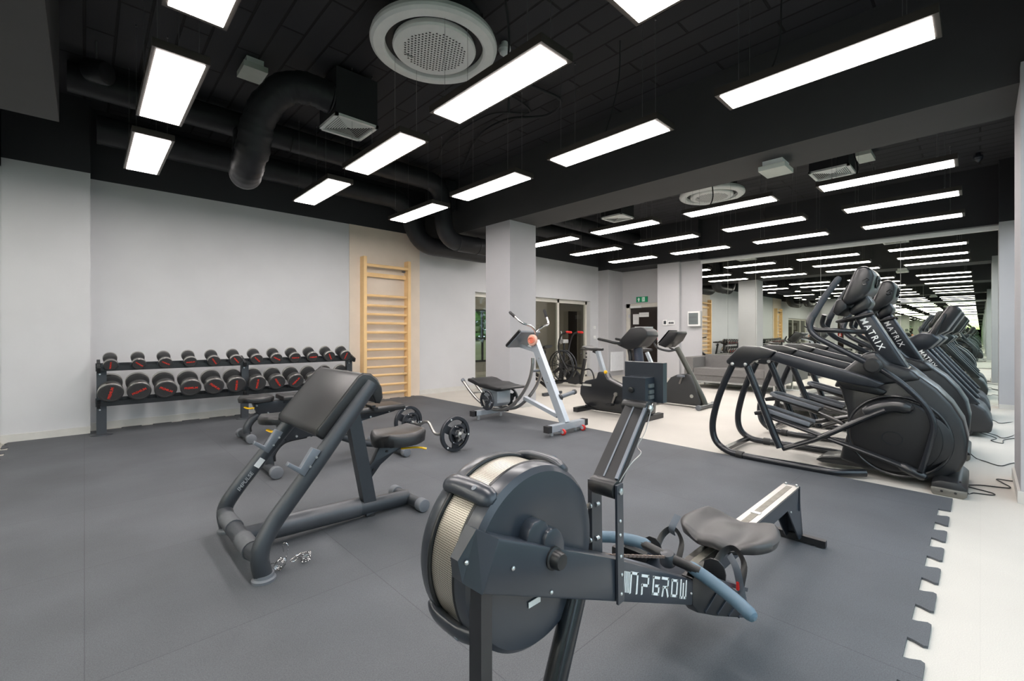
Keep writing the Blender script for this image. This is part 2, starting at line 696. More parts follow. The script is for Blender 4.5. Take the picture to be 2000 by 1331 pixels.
# beige panel and skirtings
ORG = Vector((0, 0, 0))
struct(G().box((3.214, YB - .012, .0), (4.573, YB, 3.0)), 'trim_2', BEIGE)
g = G()
g.box((XL, 7.055, 0), (.05, 7.07, .09))
struct(g, 'baseboard_pier', SKIRT)
g = G()
g.box((.05, YB - .015, 0), (3.21, YB, .09)).box((4.575, YB - .015, 0), (5.93, YB, .09)).box((9.93, YB - .015, 0), (10.3, YB, .09))
struct(g, 'baseboard_back', SKIRT)
g = G()
g.box((4.685, 4.95, 0), (4.70, 5.53, .07)).box((4.685, 4.95, 0), (5.29, 4.965, .07))
g.box((10.285, 6.975, 0), (10.3, YB, .07)).box((10.385, 5.03, 0), (10.4, 5.6, .07))
struct(g, 'baseboard_piers', SKIRT)
g = G()
g.box((4.585, YF, 0), (4.6, -.175, .08)).box((4.6, -.19, 0), (5.4, -.175, .08)).box((10.185, YF, 0), (10.2, -.2, .07))
struct(g, 'baseboard_front', SKIRT)

# glass front in the dumbbell wall and the rooms beyond it
root = bpy.data.objects.new('door_1', None)
COL.objects.link(root)
root['kind'] = 'structure'
ORG = Vector((7.9, 7.45, 0))
root.location = ORG
g = G()
for x in (5.96, 7.2, 8.72, 9.88):
    g.box((x - .035, 7.42, 0), (x + .035, 7.49, 2.04))
g.box((5.93, 7.42, 1.95), (9.93, 7.49, 2.04)).box((5.93, 7.42, 0), (9.93, 7.49, .05))
g.build('door_frame', UPVC, root)
for a, b in ((6.0, 7.165), (7.235, 8.685), (8.755, 9.845)):
    G().box((a, 7.45, .05), (b, 7.458, 1.95)).build('pane', DGLASS, root)
G().tube([(8.80, 7.40, .9), (8.80, 7.38, .92), (8.80, 7.38, 1.2), (8.80, 7.40, 1.22)], .012, 8).build('door_handle', ALU, root)
ORG = Vector((0, 0, 0))
g = G()
g.box((5.0, 7.52, 0), (5.1, 10.5, 2.9)).box((5.0, 10.5, 0), (8.3, 10.6, 2.9)).box((9.3, 10.5, 0), (12.9, 10.6, 2.9)).box((13.5, 10.5, 0), (14.5, 10.6, 2.9))
g.box((12.9, 10.5, 2.0), (13.5, 10.6, 2.9)).box((8.3, 10.5, 1.9), (9.3, 10.6, 2.9)).box((8.3, 10.5, 0), (9.3, 10.6, .3))
g.box((11.2, 7.52, 0), (14.5, 7.6, 2.9)).box((14.4, 7.52, 0), (14.5, 10.5, 2.9))
struct(g, 'wall_corridor', mat('corridor_paint', (168, 165, 160), .7))
struct(G().box((5.0, 7.52, 2.9), (14.5, 10.6, 3.0)), 'ceiling_corridor', mat('corridor_ceiling', (120, 118, 114), .8))
root = bpy.data.objects.new('window_3', None)
COL.objects.link(root)
root['kind'] = 'structure'
ORG = Vector((8.8, 10.53, .3))
root.location = ORG
g = G()
for x in (8.3, 8.8, 9.3):
    g.box((x - .03, 10.5, .3), (x + .03, 10.56, 1.9))
for z in (.33, 1.0, 1.87):
    g.box((8.3, 10.5, z - .03), (9.3, 10.56, z + .03))
g.build('window_frame', CHAR, root)
G().box((8.33, 10.53, 1.03), (9.27, 10.535, 1.84)).build('pane', GLASS, root)
G().box((8.33, 10.53, .36), (9.27, 10.535, .97)).build('frosted_pane', mat('frosted_green_film', (190, 214, 186), .6), root)
root = bpy.data.objects.new('door_2', None)
COL.objects.link(root)
root['kind'] = 'structure'
ORG = Vector((13.2, 10.6, 0))
root.location = ORG
G().box((12.9, 10.56, 0), (13.5, 10.6, 2.0)).build('door_leaf', mat('dark_door_leaf', (58, 56, 56), .5), root)

t = thing('corridor_fill_panel', 'added unseen glowing panel brightening the corridor behind the glass front', 'fill light', (10.0, 9.0, 2.85))  # unseen glowing ceiling panel, added to brighten the dim corridor
G().box((8.0, 8.9, 2.80), (11.6, 9.15, 2.899), .004).build('housing', WHITE, t)
G().box((8.02, 8.92, 2.79), (11.58, 9.13, 2.80)).build('diffuser', emis('corridor_fill_glow', (255, 236, 214), 9), t)

# exit door in the recess
root = bpy.data.objects.new('door_3', None)
COL.objects.link(root)
root['kind'] = 'structure'
ORG = Vector((11.05, 6.2, 0))
root.location = ORG
g = G()
g.box((11.02, 6.76, 0), (11.1, 6.88, 1.99)).box((11.02, 5.62, 0), (11.1, 5.7, 1.99)).box((11.02, 5.62, 1.88), (11.1, 6.88, 1.99))
g.build('door_frame', UPVC, root)
G().box((11.05, 5.72, .02), (11.08, 6.75, 1.87)).build('door_leaf', mat('dark_tinted_door', (46, 40, 38), .15), root)
g = G()
for z in (.4, 1.0, 1.6):
    g.box((11.0, 6.75, z), (11.03, 6.80, z + .1))
g.build('hinge', ALU, root)
G().box((11.04, 6.4, 1.87), (10.99, 6.75, 1.93)).build('door_closer', WHITE, root)
ORG = Vector((0, 0, 0))
struct(G().box((11.9, 4.9, 0), (12.0, 7.5, 2.9)).box((11.15, 4.8, 0), (12.0, 4.9, 2.9)), 'wall_lobby', mat('lobby_paint', (120, 112, 104), .7))

# ================================================================ CEILING FITTINGS
ZP = 2.85
t = thing('hanging_light_panel', '', 'light panel', (3.285, .18, ZP), 'rectangular light panels hung from the black ceiling')
G().box((3.262, .15, ZP + .002), (3.552, 1.315, ZP + .055), .004).build('housing', mat('panel_housing', (66, 62, 58), .4, .4), t)
G().box((3.285, .18, ZP - .003), (3.529, 1.285, ZP + .001)).build('diffuser', PAN, t)
for x in (3.30, 3.515):
    for y in (.30, 1.165):
        G().lathe([(.05, .006), (.072, .006), (.075, .0014), (ZC - ZP - .02, .0014), (ZC - ZP - .018, .007), (ZC - ZP, .007)], (x, y, ZP), (0, 0, 1), 6).build('suspension_wire', WIRE, t)
RX = [(.311, 'in the leftmost row'), (1.94, 'in the middle row before the beam'), (3.285, 'in the row beside the beam'),
      (6.13, 'in the first row beyond the beam'), (7.50, 'in the second row beyond the beam'), (8.92, 'in the row nearest the mirror wall')]
RY = [(4.945, 'nearest the dumbbell wall'), (3.40, 'second from the dumbbell wall'), (1.79, 'third from the dumbbell wall'), (.18, 'farthest from the dumbbell wall')]
for i, (x, a) in enumerate(RX):
    for j, (y, b) in enumerate(RY):
        lab = 'light panel %s, %s' % (a, b)
        if i == 2 and j == 3:
            t['label'] = lab
            continue
        dup(t, (x, y, ZP), lab)

# round ceiling cassettes
def cassette(c, z, label):
    R = .525
    t = thing('ceiling_cassette', label, 'air conditioner', (c[0], c[1], z))
    G().lathe([(.05, .40), (.045, R - .05), (.02, R - .01), (-.015, R), (-.035, R - .006), (-.052, R - .03), (-.056, R - .10), (-.045, R - .118), (0, R - .122)], (c[0], c[1], z), (0, 0, 1), 64, cap=False).build('outer_ring', CASS, t)
    G().lathe([(.03, .41), (.0, .405)], (c[0], c[1], z), (0, 0, 1), 48).build('air_slot', mat('air_slot_black', (24, 25, 26), .5), t)
    G().lathe([(.0, .335), (-.04, .345), (-.056, .335), (-.062, .30), (-.064, 0)], (c[0], c[1], z), (0, 0, 1), 64).build('centre_plate', CASS, t)
    g = G()
    d = .031
    for a in range(-9, 10):
        for b in range(-11, 12):
            x, y = a * d + (b % 2) * d / 2, b * d * .866
            if x * x + y * y < .262 ** 2:
                g.lathe([(0, .0115), (-.0012, .0115)], (c[0] + x, c[1] + y, z - .064), (0, 0, 1), 3, ang=(a + b) * pi)
    g.build('perforations', mat('air_slot_black', (24, 25, 26)), t, ang=0)
    G().box((c[0] - .17, c[1] + .17, z - .069), (c[0] - .10, c[1] + .182, z - .063), .002).build('maker_mark', mat('grey_mark', (150, 154, 154), .4), t)
    g = G()
    for q in range(4):
        a = q * pi / 2 + pi / 4
        x, y = c[0] + cos(a) * .40, c[1] + sin(a) * .40
        g.cyl((x, y, z + .1), (x, y, ZC), .006, n=6)
    g.build('hanger_rods', BLACKP, t)
    g = G()
    g.cyl((c[0], c[1], z + .03), (c[0], c[1], z + .20), .40, n=40)
    g.build('body', BLACKP, t)
    return t


cassette((2.13, 3.17), 3.58, 'large round white ceiling cassette near the camera, above the middle light row')
cassette((7.86, 3.22), 3.58, 'round white ceiling cassette seen past the big beam')

# square diffusers on plenum boxes
def diffuser(c, z, label, zt=3.78):
    t = thing('ceiling_diffuser', label, 'air diffuser', (c[0], c[1], z))
    s_ = .225
    G().box((c[0] - s_ + .01, c[1] - s_ + .01, z + .02), (c[0] + s_ - .01, c[1] + s_ - .01, zt), .006).build('plenum_box', BLACKP, t)
    G().box((c[0] - .05, c[1] - .05, zt), (c[0] + .05, c[1] + .05, ZC)).build('hanger', BLACKP, t)
    g = G()
    for a, b in (((-s_, -s_), (s_, -s_ + .03)), ((-s_, s_ - .03), (s_, s_)), ((-s_, -s_), (-s_ + .03, s_)), ((s_ - .03, -s_), (s_, s_))):
        g.box((c[0] + a[0], c[1] + a[1], z - .006), (c[0] + b[0], c[1] + b[1], z + .02))
    g.build('outer_frame', CASS, t)
    g = G()
    for k in range(9):
        r = .188 - k * .0205
        h = z + .001
        for q in range(4):
            M_ = Matrix.Translation((c[0], c[1], h)) @ Matrix.Rotation(q * pi / 2, 4, 'Z') @ Matrix.Translation((0, r, 0)) @ Matrix.Rotation(rad(38), 4, 'X')
            g.box((-r, -.0055, -.001), (r, .0055, .001), mtx=M_)
    g.build('louvre_blades', CASS, t)
    G().box((c[0] - .19, c[1] - .19, z + .018), (c[0] + .19, c[1] + .19, z + .021)).build('dark_throat', BLK, t)
    return t


diffuser((1.995, 4.56), 3.3, 'square white louvred diffuser on the black box fed by the fat bent duct')
diffuser((7.23, 1.37), 3.3, 'white louvred diffuser beyond the beam, beside the small light box')
diffuser((7.16, 4.66), 3.3, 'far white louvred diffuser just past the grey column')

# ducts
def duct(name, P, r, label, seams=(), fl=.3):
    t = thing(name, label, 'duct', P[0])
    pts = fillet(P, fl, 7)
    G().tube(pts, r, 28, cap=True).build('duct_skin', DUCT, t)
    g = G()
    for p, ax in seams:
        g.torus(p, ax, r + .002, .006, 28, 6)
    if seams:
        g.build('seam_bands', BLACKP, t)
    return t


duct('round_air_duct', [(-.12, 6.12, 3.66), (4.25, 6.12, 3.62), (4.31, 6.12, 2.70), (5.66, 6.12, 2.70), (5.68, 6.12, 3.58), (10.25, 6.12, 3.58)], .145,
     'black round duct, the nearer of the pair dropping under the beam', [((4.98, 6.12, 2.70), (1, 0, 0)), ((4.55, 6.12, 2.70), (1, 0, 0)), ((1.9, 6.12, 3.62), (1, 0, 0)), ((3.0, 6.12, 3.62), (1, 0, 0))], .32)
duct('round_air_duct', [(.10, 6.85, 3.45), (4.0, 6.85, 3.45), (4.25, 6.80, 2.72), (6.0, 6.80, 2.72), (6.2, 6.80, 3.5), (10.2, 6.80, 3.5)], .16,
     'black round duct close to the dumbbell wall, behind the other duct', [((2.4, 6.85, 3.45), (1, 0, 0))], .32)
t = thing('flexible_duct', 'fat black flexible duct bending down from the square diffuser box', 'duct', (1.76, 4.5, 3.5))
P = catmull([(1.775, 4.47, 3.50), (1.58, 4.50, 3.53), (1.40, 4.58, 3.50), (1.27, 4.70, 3.36), (1.21, 4.82, 3.18), (1.20, 4.92, 3.00), (1.185, 5.04, 2.86), (1.20, 5.22, 2.80), (1.25, 5.45, 2.88), (1.32, 5.70, 3.12), (1.38, 5.95, 3.48)], 9)
m_ = len(P)
R_ = []
px_ = None
for i, p in enumerate(P):
    d = (P[min(i + 1, m_ - 1)] - P[max(i - 1, 0)]).normalized()
    x = frame(d)[0] if px_ is None else (px_ - d * px_.dot(d)).normalized()
    y = d.cross(x).normalized()
    px_ = x
    r = .143 + .0035 * sin(i * 2.1) + .004 * sin(i * .7) + (.006 if 38 < i < 50 else 0)
    R_.append([p + x * cos(2 * pi * j / 28) * r * (1 + .012 * sin(3 * j + i)) + y * sin(2 * pi * j / 28) * r for j in range(28)])
G().rings(R_).build('duct_skin', DUCT, t, ang=60)
G().torus((1.765, 4.47, 3.50), (1, 0, 0), .138, .010, 28, 6).build('collar_band', BLACKP, t)
t = thing('duct_spigot', 'short dark duct end poking out beside the left dropped beam', 'duct', (.0, 5.4, 3.3))
G().cyl((.16, 5.55, 3.55), (.02, 5.66, 3.58), .105, n=28, bev=.03).build('duct_skin', DUCT, t)
G().cyl((.08, 5.6, 3.6), (.08, 5.6, ZC), .008, n=6).build('hanger_rod', WIRE, t)

# emergency light boxes
def em_box(a, b, zt, z0, label, lens=True):
    t = thing('emergency_light', label, 'emergency light', ((a[0] + b[0]) / 2, (a[1] + b[1]) / 2, z0))
    dz = zt - z0
    i_ = .03
    G().box((a[0] + i_, a[1] + i_, z0 + dz * .45), (b[0] - i_, b[1] - i_, zt), .006).build('base_box', CASS, t)
    G().box((a[0], a[1], z0), (b[0], b[1], z0 + dz * .45), .008).build('lens_cover', mat('frosted_cover', (206, 212, 204), .3), t)
    return t


em_box((1.10, 4.85), (1.31, 5.13), ZC, 3.72, 'white box light on the black boards beside the bent duct')
em_box((4.95, 1.32), (5.24, 1.56), 2.9, 2.80, 'small white box light fixed under the big beam')
em_box((8.06, 1.07), (8.46, 1.26), ZC, 3.72, 'small white box light beyond the beam, above the right-hand panels')
for c, l, mm in (((2.80, 3.03), 'little white dome detector beside the round cassette', CASS), ((9.6, -.28 + .3), 'dark dome detector high by the right-hand corner pier', BLK2)):
    t = thing('smoke_detector', l, 'detector', (c[0], c[1], 3.74))
    G().lathe([(.06, .055), (.03, .058), (.02, .05), (0, .045), (-.03, .012), (-.034, .004)], (c[0], c[1], 3.74), (0, 0, 1), 24).build('dome', mm, t)
    G().cyl((c[0], c[1], 3.79), (c[0], c[1], ZC), .03, n=16).build('base', mm, t)

# black service cables
CABS = [([(2.35, 2.55, 3.84), (2.45, 2.6, 3.55), (2.46, 2.62, 3.3), (2.5, 2.65, 2.95)], .009, 'black cable hanging beside the round cassette'),
        ([(3.55, 2.28, 3.84), (3.56, 2.3, 3.5), (3.53, 2.36, 3.2), (3.46, 2.42, 2.92)], .006, 'thin black cable dropping to the panel before the beam'),
        ([(3.55, .95, 3.84), (3.56, .97, 3.5), (3.60, 1.0, 3.2), (3.52, 1.08, 2.92)], .006, 'thin black cable dropping to the long panel at upper right'),
        ([(3.0, 3.35, 3.80), (3.5, 3.30, 3.80), (3.9, 3.28, 3.79), (4.0, 3.6, 3.77), (3.75, 4.0, 3.78), (3.8, 4.6, 3.79), (4.2, 5.4, 3.79), (4.4, 5.8, 3.76)], .016, 'wavy black conduit across the boards before the beam'),
        ([(2.95, 3.75, 3.81), (3.4, 3.62, 3.81), (3.85, 3.72, 3.80), (3.55, 4.1, 3.81), (3.6, 5.0, 3.81), (3.9, 5.7, 3.81)], .010, 'second thin conduit looping on the boards before the beam'),
        ([(6.3, 2.6, 3.84), (6.33, 2.62, 3.5), (6.4, 2.6, 3.1), (6.45, 2.7, 2.93)], .008, 'black cable crossing in front of the far round cassette'),
        ([(6.6, 1.0, 3.84), (6.62, 1.05, 3.4), (6.6, 1.0, 3.1), (6.55, 1.05, 2.93)], .008, 'black cable beside the far small light box')]
for P, r, l in CABS:
    tag(G().tube(P, r, 8, sm=8).build('ceiling_cable', BLACKP, loc=P[0]), l, 'cable')
tag(G().box((4.45, 6.3, 3.3), (4.68, 6.9, 3.8), .01).build('wall_junction_box', BLACKP, loc=(4.5, 6.5, 3.3)), 'black box on the beam behind the duct bends', 'box')

# ================================================================ WALL FITTINGS
t = thing('exit_sign', 'green and white emergency exit sign with arrow above the recessed door', 'sign', (10.99, 6.36, 2.1))
G().box((10.96, 6.20, 2.02), (11.0, 6.53, 2.17), .004).build('sign_face', GREEN, t)
g = G()
X_ = 10.958
g.prism([(6.47, 2.04), (6.435, 2.04), (6.435, 2.095), (6.41, 2.095), (6.4525, 2.15), (6.495, 2.095), (6.47, 2.095)], 'x', X_, X_ + .004)
g.build('arrow', EXW, t)
G().box((X_, 6.27, 2.035), (X_ + .003, 6.355, 2.155)).build('door_pictogram', EXW, t)
g = G()
g.ball((X_ - .002, 6.325, 2.137), (.003, .009, .009), 8, 6)
g.bar((X_ - .002, 6.325, 2.125), (X_ - .002, 6.315, 2.09), .016, .004)
g.bar((X_ - .002, 6.315, 2.09), (X_ - .002, 6.345, 2.045), .010, .004)
g.bar((X_ - .002, 6.315, 2.09), (X_ - .002, 6.290, 2.055), .010, .004)
g.bar((X_ - .002, 6.325, 2.118), (X_ - .002, 6.295, 2.10), .008, .004)
g.build('running_figure', GREEN, t)
for (y0, y1, z0, z1, m_, n_, l_) in ((6.50, 6.68, 1.42, 1.70, WHITE, 'notice_sheet', 'white notice sheet on the upper left of the exit door'),
                                    (6.20, 6.49, 1.62, 1.74, WHITE, 'notice_sheet', 'narrow white notice strip beside the taller sheet on the exit door')):
    t = thing(n_, l_, 'notice', (11.04, (y0 + y1) / 2, z0))
    G().box((11.044, y0, z0), (11.048, y1, z1)).build('sheet', m_, t)
    g = G()
    for k in range(4 if y1 - y0 < .2 else 2):
        z = z1 - .03 - k * .035
        g.box((11.042, y0 + .02, z - .008), (11.0435, y1 - .02, z))
    g.build('printed_lines', mat('grey_print', (170, 166, 164), .6), t)
t = thing('fire_equipment_sign', 'small red fire equipment sign seen through the exit door', 'sign', (11.9, 6.4, 1.0))
G().box((11.045, 5.80, 1.0), (11.048, 5.98, 1.24)).build('sign_face', RED, t)
G().prism([(5.84, 1.03), (5.94, 1.03), (5.94, 1.12), (5.90, 1.16), (5.92, 1.20), (5.87, 1.20), (5.86, 1.13)], 'x', 11.042, 11.045).build('white_pictogram', WLET, t)
t = thing('lobby_counter', 'orange brown wooden counter visible through the exit door glass', 'counter', (11.6, 5.9, 0))
G().box((11.25, 5.65, .08), (11.85, 6.02, .92), .01).build('body', mat('orange_wood', (150, 98, 66), .5, var=.1), t)
G().box((11.22, 5.62, .92), (11.88, 6.06, .96), .006).build('top', mat('dark_wood_top', (90, 62, 46), .4), t)

t = thing('fuse_cabinet', 'white wall cabinet with grey window beside the mirror', 'fuse cabinet', (10.45, 4.66, 1.35))
G().box((10.40, 4.53, 1.34), (10.5, 4.82, 1.69), .008).build('cabinet_body', WHITE, t)
d_ = G().box((10.393, 4.57, 1.38), (10.402, 4.795, 1.65), .004).build('window_cover', mat('grey_cabinet_window', (110, 118, 118), .15), t)
g = G()
for z in (1.44, 1.53):
    g.box((10.390, 4.59, z), (10.393, 4.775, z + .035))
g.build('breaker_row', mat('pale_breakers', (92, 98, 100), .4), d_)
t = thing('thermostat', 'white square thermostat on the pier right of the exit door', 'control', (10.39, 5.38, 1.4))
G().box((10.375, 5.33, 1.37), (10.4, 5.44, 1.50), .004).build('casing', WHITE, t)
G().box((10.372, 5.355, 1.395), (10.376, 5.42, 1.475)).build('display', CHAR, t)
t = thing('switch_strip', 'white switch strip with dark buttons beside the thermostat', 'switch', (10.39, 5.23, 1.4))
G().box((10.382, 5.14, 1.375), (10.4, 5.31, 1.475), .004).build('plate', WHITE, t)
for k in range(3):
    G().box((10.379, 5.165 + k * .045, 1.40), (10.383, 5.20 + k * .045, 1.45)).build('button', CHAR, t)
for z, l in ((1.29, 'upper white light switch between the glass front and the corner pier'), (1.02, 'lower white light switch between the glass front and the corner pier')):
    t = thing('light_switch', l, 'switch', (10.12, YB, z))
    G().box((10.08, YB - .012, z), (10.17, YB, z + .085), .004).build('plate', WHITE, t)
    G().box((10.095, YB - .018, z + .015), (10.155, YB - .012, z + .07), .003).build('rocker', WHITE, t)
t = thing('wall_heater', 'flat white panel heater low on the corner pier side', 'heater', (10.65, 6.95, .15))
G().box((10.36, 6.93, .14), (10.97, 6.965, .66), .012).build('panel', mat('heater_white', (240, 243, 246), .4), t)
g = G()
for x in (10.5, 10.85):
    g.box((x, 6.96, .2), (x + .05, 6.99, .6))
g.build('wall_bracket', WHITE, t)

# ================================================================ DUMBBELL RACK
t = thing('dumbbell_rack', 'long two-tier black dumbbell rack standing along the left wall', 'rack', (1.57, 6.85, 0))
for x in (.14, 1.56, 3.0):
    p = G().bar((x, 6.85, 0.012), (x, 6.85, .78), .085, .065, .018, up=(0, 1, 0)).build('post', CHAR, t)
    G().lathe([(0, .10), (.010, .098), (.016, .08)], (x, 6.85, 0.0112), (0, 0, 1), 28).build('base_plate', CHAR, p)
    g = G()
    for z in (.30, .335, .70, .735):
        g.cyl((x - .015, 6.81, z), (x - .015, 6.80, z), .009, n=8)
    g.build('bolts', BOLT, p)
TILT = rad(20)
for z, nm in ((.745, 'upper'), (.350, 'lower')):
    for yy in (6.775, 6.862):
        zz = z + (yy - 6.775) * math.tan(TILT)
        G().box((.09, yy - .010, zz - .010), (3.06, yy + .010, zz + .045), .003).build('tray_rail', BLK, t)
    for x in (.10, 1.53, 3.03):
        G().bar((x + .015, 6.74, z), (x + .015, 6.98, z + .085), .03, .06, .003).build('tray_bracket', BLK, t)
    for k in range(12):
        x = .213 + .2435 * k
        for sg in (-1, 1):
            G().box((x + sg * .062 - .012, 6.78, z + .035), (x + sg * .062 + .012, 6.865, z + .068), .004).build('saddle', BLK2, t)

def dumbbell(R, L, hl, label, word):
    """axis along local y, centre at origin, near head faces -y"""
    t = thing('dumbbell', label, 'dumbbell', (0, 0, 0), None)
    for s_ in (-1, 1):
        a, b = s_ * (L / 2 - hl), s_ * L / 2
        h = G().lathe([(0, R * .80), (.006, R * .97), (hl * .3, R), (hl - .006, R), (hl, R * .93), (hl + .0015, R * .80), (hl, R * .79), (hl - .001, 0)], (0, a, 0), (0, s_, 0), 32).build('head', mat('dumbbell_rubber', (58, 58, 59), .5, var=.1), t)
        G().lathe([(0, R * .99), (.003, R * 1.02), (hl * .38, R * 1.02), (hl * .38 + .003, R * .99)], (0, a + s_ * hl * .52, 0), (0, s_, 0), 32, cap=False).build('steel_band', STEEL, h)
    G().lathe([(0, .019), (L * .2, .015), (L / 2 - hl, .013), (L - 2 * hl - L * .2, .015), (L - 2 * hl, .019)], (0, -L / 2 + hl, 0), (0, 1, 0), 16).build('handle', CHROME, t)
    return t


def letter_bar(t, R, L, ang, word):
    """red lettering across the near head"""
    c, s_ = cos(ang), sin(ang)
    w_ = R * 1.3
    o = Vector((-c * w_ / 2 + s_ * R * .09, -L / 2 - .0016, -s_ * w_ / 2 - c * R * .09))
    h = [k for k in t.children if k.name.startswith('head')][0]
    return text('red_lettering', word, REDL, t, o + ORG, (c, 0, s_), (-s_, 0, c), R * .34, .0012, spacing=.9)


WORDS = ['6 KG', '8 KG', '10 KG', '12 KG', '14 KG', '16 KG']
def place_db(R, L, hl, z, tier, angs):
    protos = {}
    for k in range(12):
        x = .213 + .2435 * k
        Rk = R * (1 + .022 * (k if tier == 'upper' else (11 - k) * .5) - (.08 if tier == 'upper' else 0))
        lab = 'round black dumbbell with red lettering, %s from the left on the %s tray' % (ORD[k], tier)
        t = dumbbell(Rk, L, hl, lab, '')
        t['group'] = 'dumbbells on the %s tray' % tier
        letter_bar(t, Rk, L, angs[k], 'PREMIUM')
        t.location = (x, 6.815, z + Rk + .012)
        t.rotation_euler = (-TILT * -1, 0, 0)
    return


place_db(.068, .25, .075, .768, 'upper', [1.5, -.7, -.5, .1, -1.0, -.9, -.8, -.5, 0, .05, -1.1, 1.3])
place_db(.098, .32, .105, .425, 'lower', [1.35, .5, -.5, 0, -.7, 1.57, 1.5, -1.0, .9, .4, -.3, .8])

# ================================================================ WALL BARS
t = thing('wall_bars', 'tall varnished pine wall bars fixed to the beige panel', 'wall bars', (3.85, 7.24, 0))
for x in (3.40, 4.245):
    G().box((x, 7.165, 0.012), (x + .055, YB - .012, 2.47), .012).build('upright', PINE, t)
for z in (1.815, 1.644, 1.492, 1.339, 1.177, 1.024, .88, .728, .575, .431, .26, .116):
    G().tube([(3.45, 7.225, z), (4.25, 7.225, z)], .017, 12, rz=.022).build('rung', PINE, t)
G().tube([(3.45, 7.19, 2.33), (4.25, 7.19, 2.33)], .02, 12, rz=.026).build('rung', PINE, t)
G().box((3.45, 7.25, 2.14), (4.25, 7.275, 2.21), .004).build('cross_board', PINE, t)
g = G()
for z in (2.27, .42):
    g.box((4.215, 7.27, z), (4.245, YB - .012, z + .03))
    g.cyl((4.19, 7.285, z + .015), (4.22, 7.285, z + .015), .012, n=10)
g.build('wall_bracket', MIDG, t)

# ================================================================ RUBBER MAT with jigsaw edges
def teeth(a, b, n, base, out, flare=.022):
    """points of a dovetailed edge from a to b along s, offset base/out along t"""
    P = []
    pitch = (b - a) / n
    sg = 1 if b > a else -1
    for k in range(n):
        s0 = a + pitch * k
        w_ = abs(pitch) * .5
        q = sg * flare
        P += [(s0, base), (s0 + sg * w_, base), (s0 + sg * w_ - q * .2, base + (out - base) * .3), (s0 + sg * (w_) - q, base + (out - base) * .8), (s0 + sg * w_ - q * .6, out),
              (s0 + pitch - sg * .005 + q * .8, out), (s0 + pitch + q * .9, base + (out - base) * .8), (s0 + pitch + q * .2, base + (out - base) * .3)]
    return P


poly = []
x_end = 4.35
e = teeth(4.03, -.45, 15, .19, .132)
poly += [(x_end, .132), (4.21, .132), (4.04, .132)] + e
poly += [(-.45, .19), (-.52, .19)]
poly += [(-.60, .3)]
e = teeth(.5, 6.9, 22, -.55, -.605)
poly += [(u, v) for v, u in e]
poly += [(-.60, 6.98), (-.58, 7.055), (.05, 7.06), (.052, 7.2)]
e = teeth(.2, 4.40, 14, 7.20, 7.262)
poly += e
poly += [(4.45, 7.20), (4.507, 7.13)]
vs = []
g = G()
g.prism(poly, 'z', 0.001, .011)
g.prism([(4.46, 7.13), (4.51, 7.13), (4.33, .6), (4.30, .6)], 'z', 0.0011, .0108)
tag(g.build('rubber_mat', RUB, loc=(2, 3.5, 0), ang=0), 'dark speckled rubber floor mat with jigsaw edges under the free weights', 'mat')

# ================================================================ ROWING MACHINE (foreground)
t = thing('rowing_machine', 'black air rowing machine with big round fan wheel, nearest to the camera', 'rowing machine', (1.7, .69, 0))
WC, WR = (.690, .682), .190          # wheel centre (x, z) and radius
yA, yB = .652, .80
# fan cage: near cover, far cover, perforated band
g = G()
g.lathe([(0, .02), (-.012, .06), (-.016, WR * .80), (-.012, WR * .93), (-.002, WR * .985), (.010, WR), (.030, WR)], (WC[0], yA, WC[1]), (0, 1, 0), 72)
near = g.build('wheel_cover', BLK2, t)
g = G()
g.lathe([(0, .02), (.010, .06), (.012, WR * .85), (.004, WR * .97), (-.008, WR), (-.028, WR)], (WC[0], yB, WC[1]), (0, 1, 0), 72)
g.build('wheel_cover', BLK2, t)
# perforated mesh band
pm = bpy.data.materials.new('perforated_steel_mesh')
pm.use_nodes = True
n_, l_ = pm.node_tree.nodes, pm.node_tree.links
b_ = n_['Principled BSDF']
b_.inputs['Metallic'].default_value = .7
b_.inputs['Roughness'].default_value = .38
tc_ = n_.new('ShaderNodeUVMap')
tc_.uv_map = 'UVMap'
vo_ = n_.new('ShaderNodeTexVoronoi')
vo_.inputs['Scale'].default_value = 1.0
vo_.inputs['Randomness'].default_value = 0
l_.new(tc_.outputs[0], vo_.inputs['Vector'])
mr_ = n_.new('ShaderNodeMapRange')
mr_.inputs[1].default_value = .26
mr_.inputs[2].default_value = .36
l_.new(vo_.outputs['Distance'], mr_.inputs[0])
mx_ = n_.new('ShaderNodeMix')
mx_.data_type = 'RGBA'
l_.new(mr_.outputs[0], mx_.inputs[0])
mx_.inputs[6].default_value = lin((70, 66, 60)) + (1,)
mx_.inputs[7].default_value = lin((196, 190, 178)) + (1,)
l_.new(mx_.outputs[2], b_.inputs['Base Color'])
bm = bmesh.new()
uvl = bm.loops.layers.uv.new('UVMap')
N = 120
ra = WR - .006
rows_y = (yA + .036, yB - .036)
V_ = [[bm.verts.new((WC[0] + cos(2 * pi * i / N) * ra - ORG.x, y - ORG.y, WC[1] + sin(2 * pi * i / N) * ra - ORG.z)) for y in rows_y] for i in range(N)]
for i in range(N):
    j = (i + 1) % N
    f = bm.faces.new((V_[i][0], V_[i][1], V_[j][1], V_[j][0]))
    for lp, (u, v) in zip(f.loops, ((i, 0), (i, 1), (i + 1, 1), (i + 1, 0))):
        lp[uvl].uv = (u * 2 * pi * ra / N / .0042, v * (rows_y[1] - rows_y[0]) / .0042)
me = bpy.data.meshes.new('mesh_band')
bm.to_mesh(me)
bm.free()
for p in me.polygons:
    p.use_smooth = True
me.materials.append(pm)
o = bpy.data.objects.new('mesh_band', me)
COL.objects.link(o)
o.parent = t
g = G()
for y in (yA + .032, yB - .032):
    g.torus((WC[0], y, WC[1]), (0, 1, 0), WR - .003, .005, 72, 8)
g.build('band_rim', BLK, t)
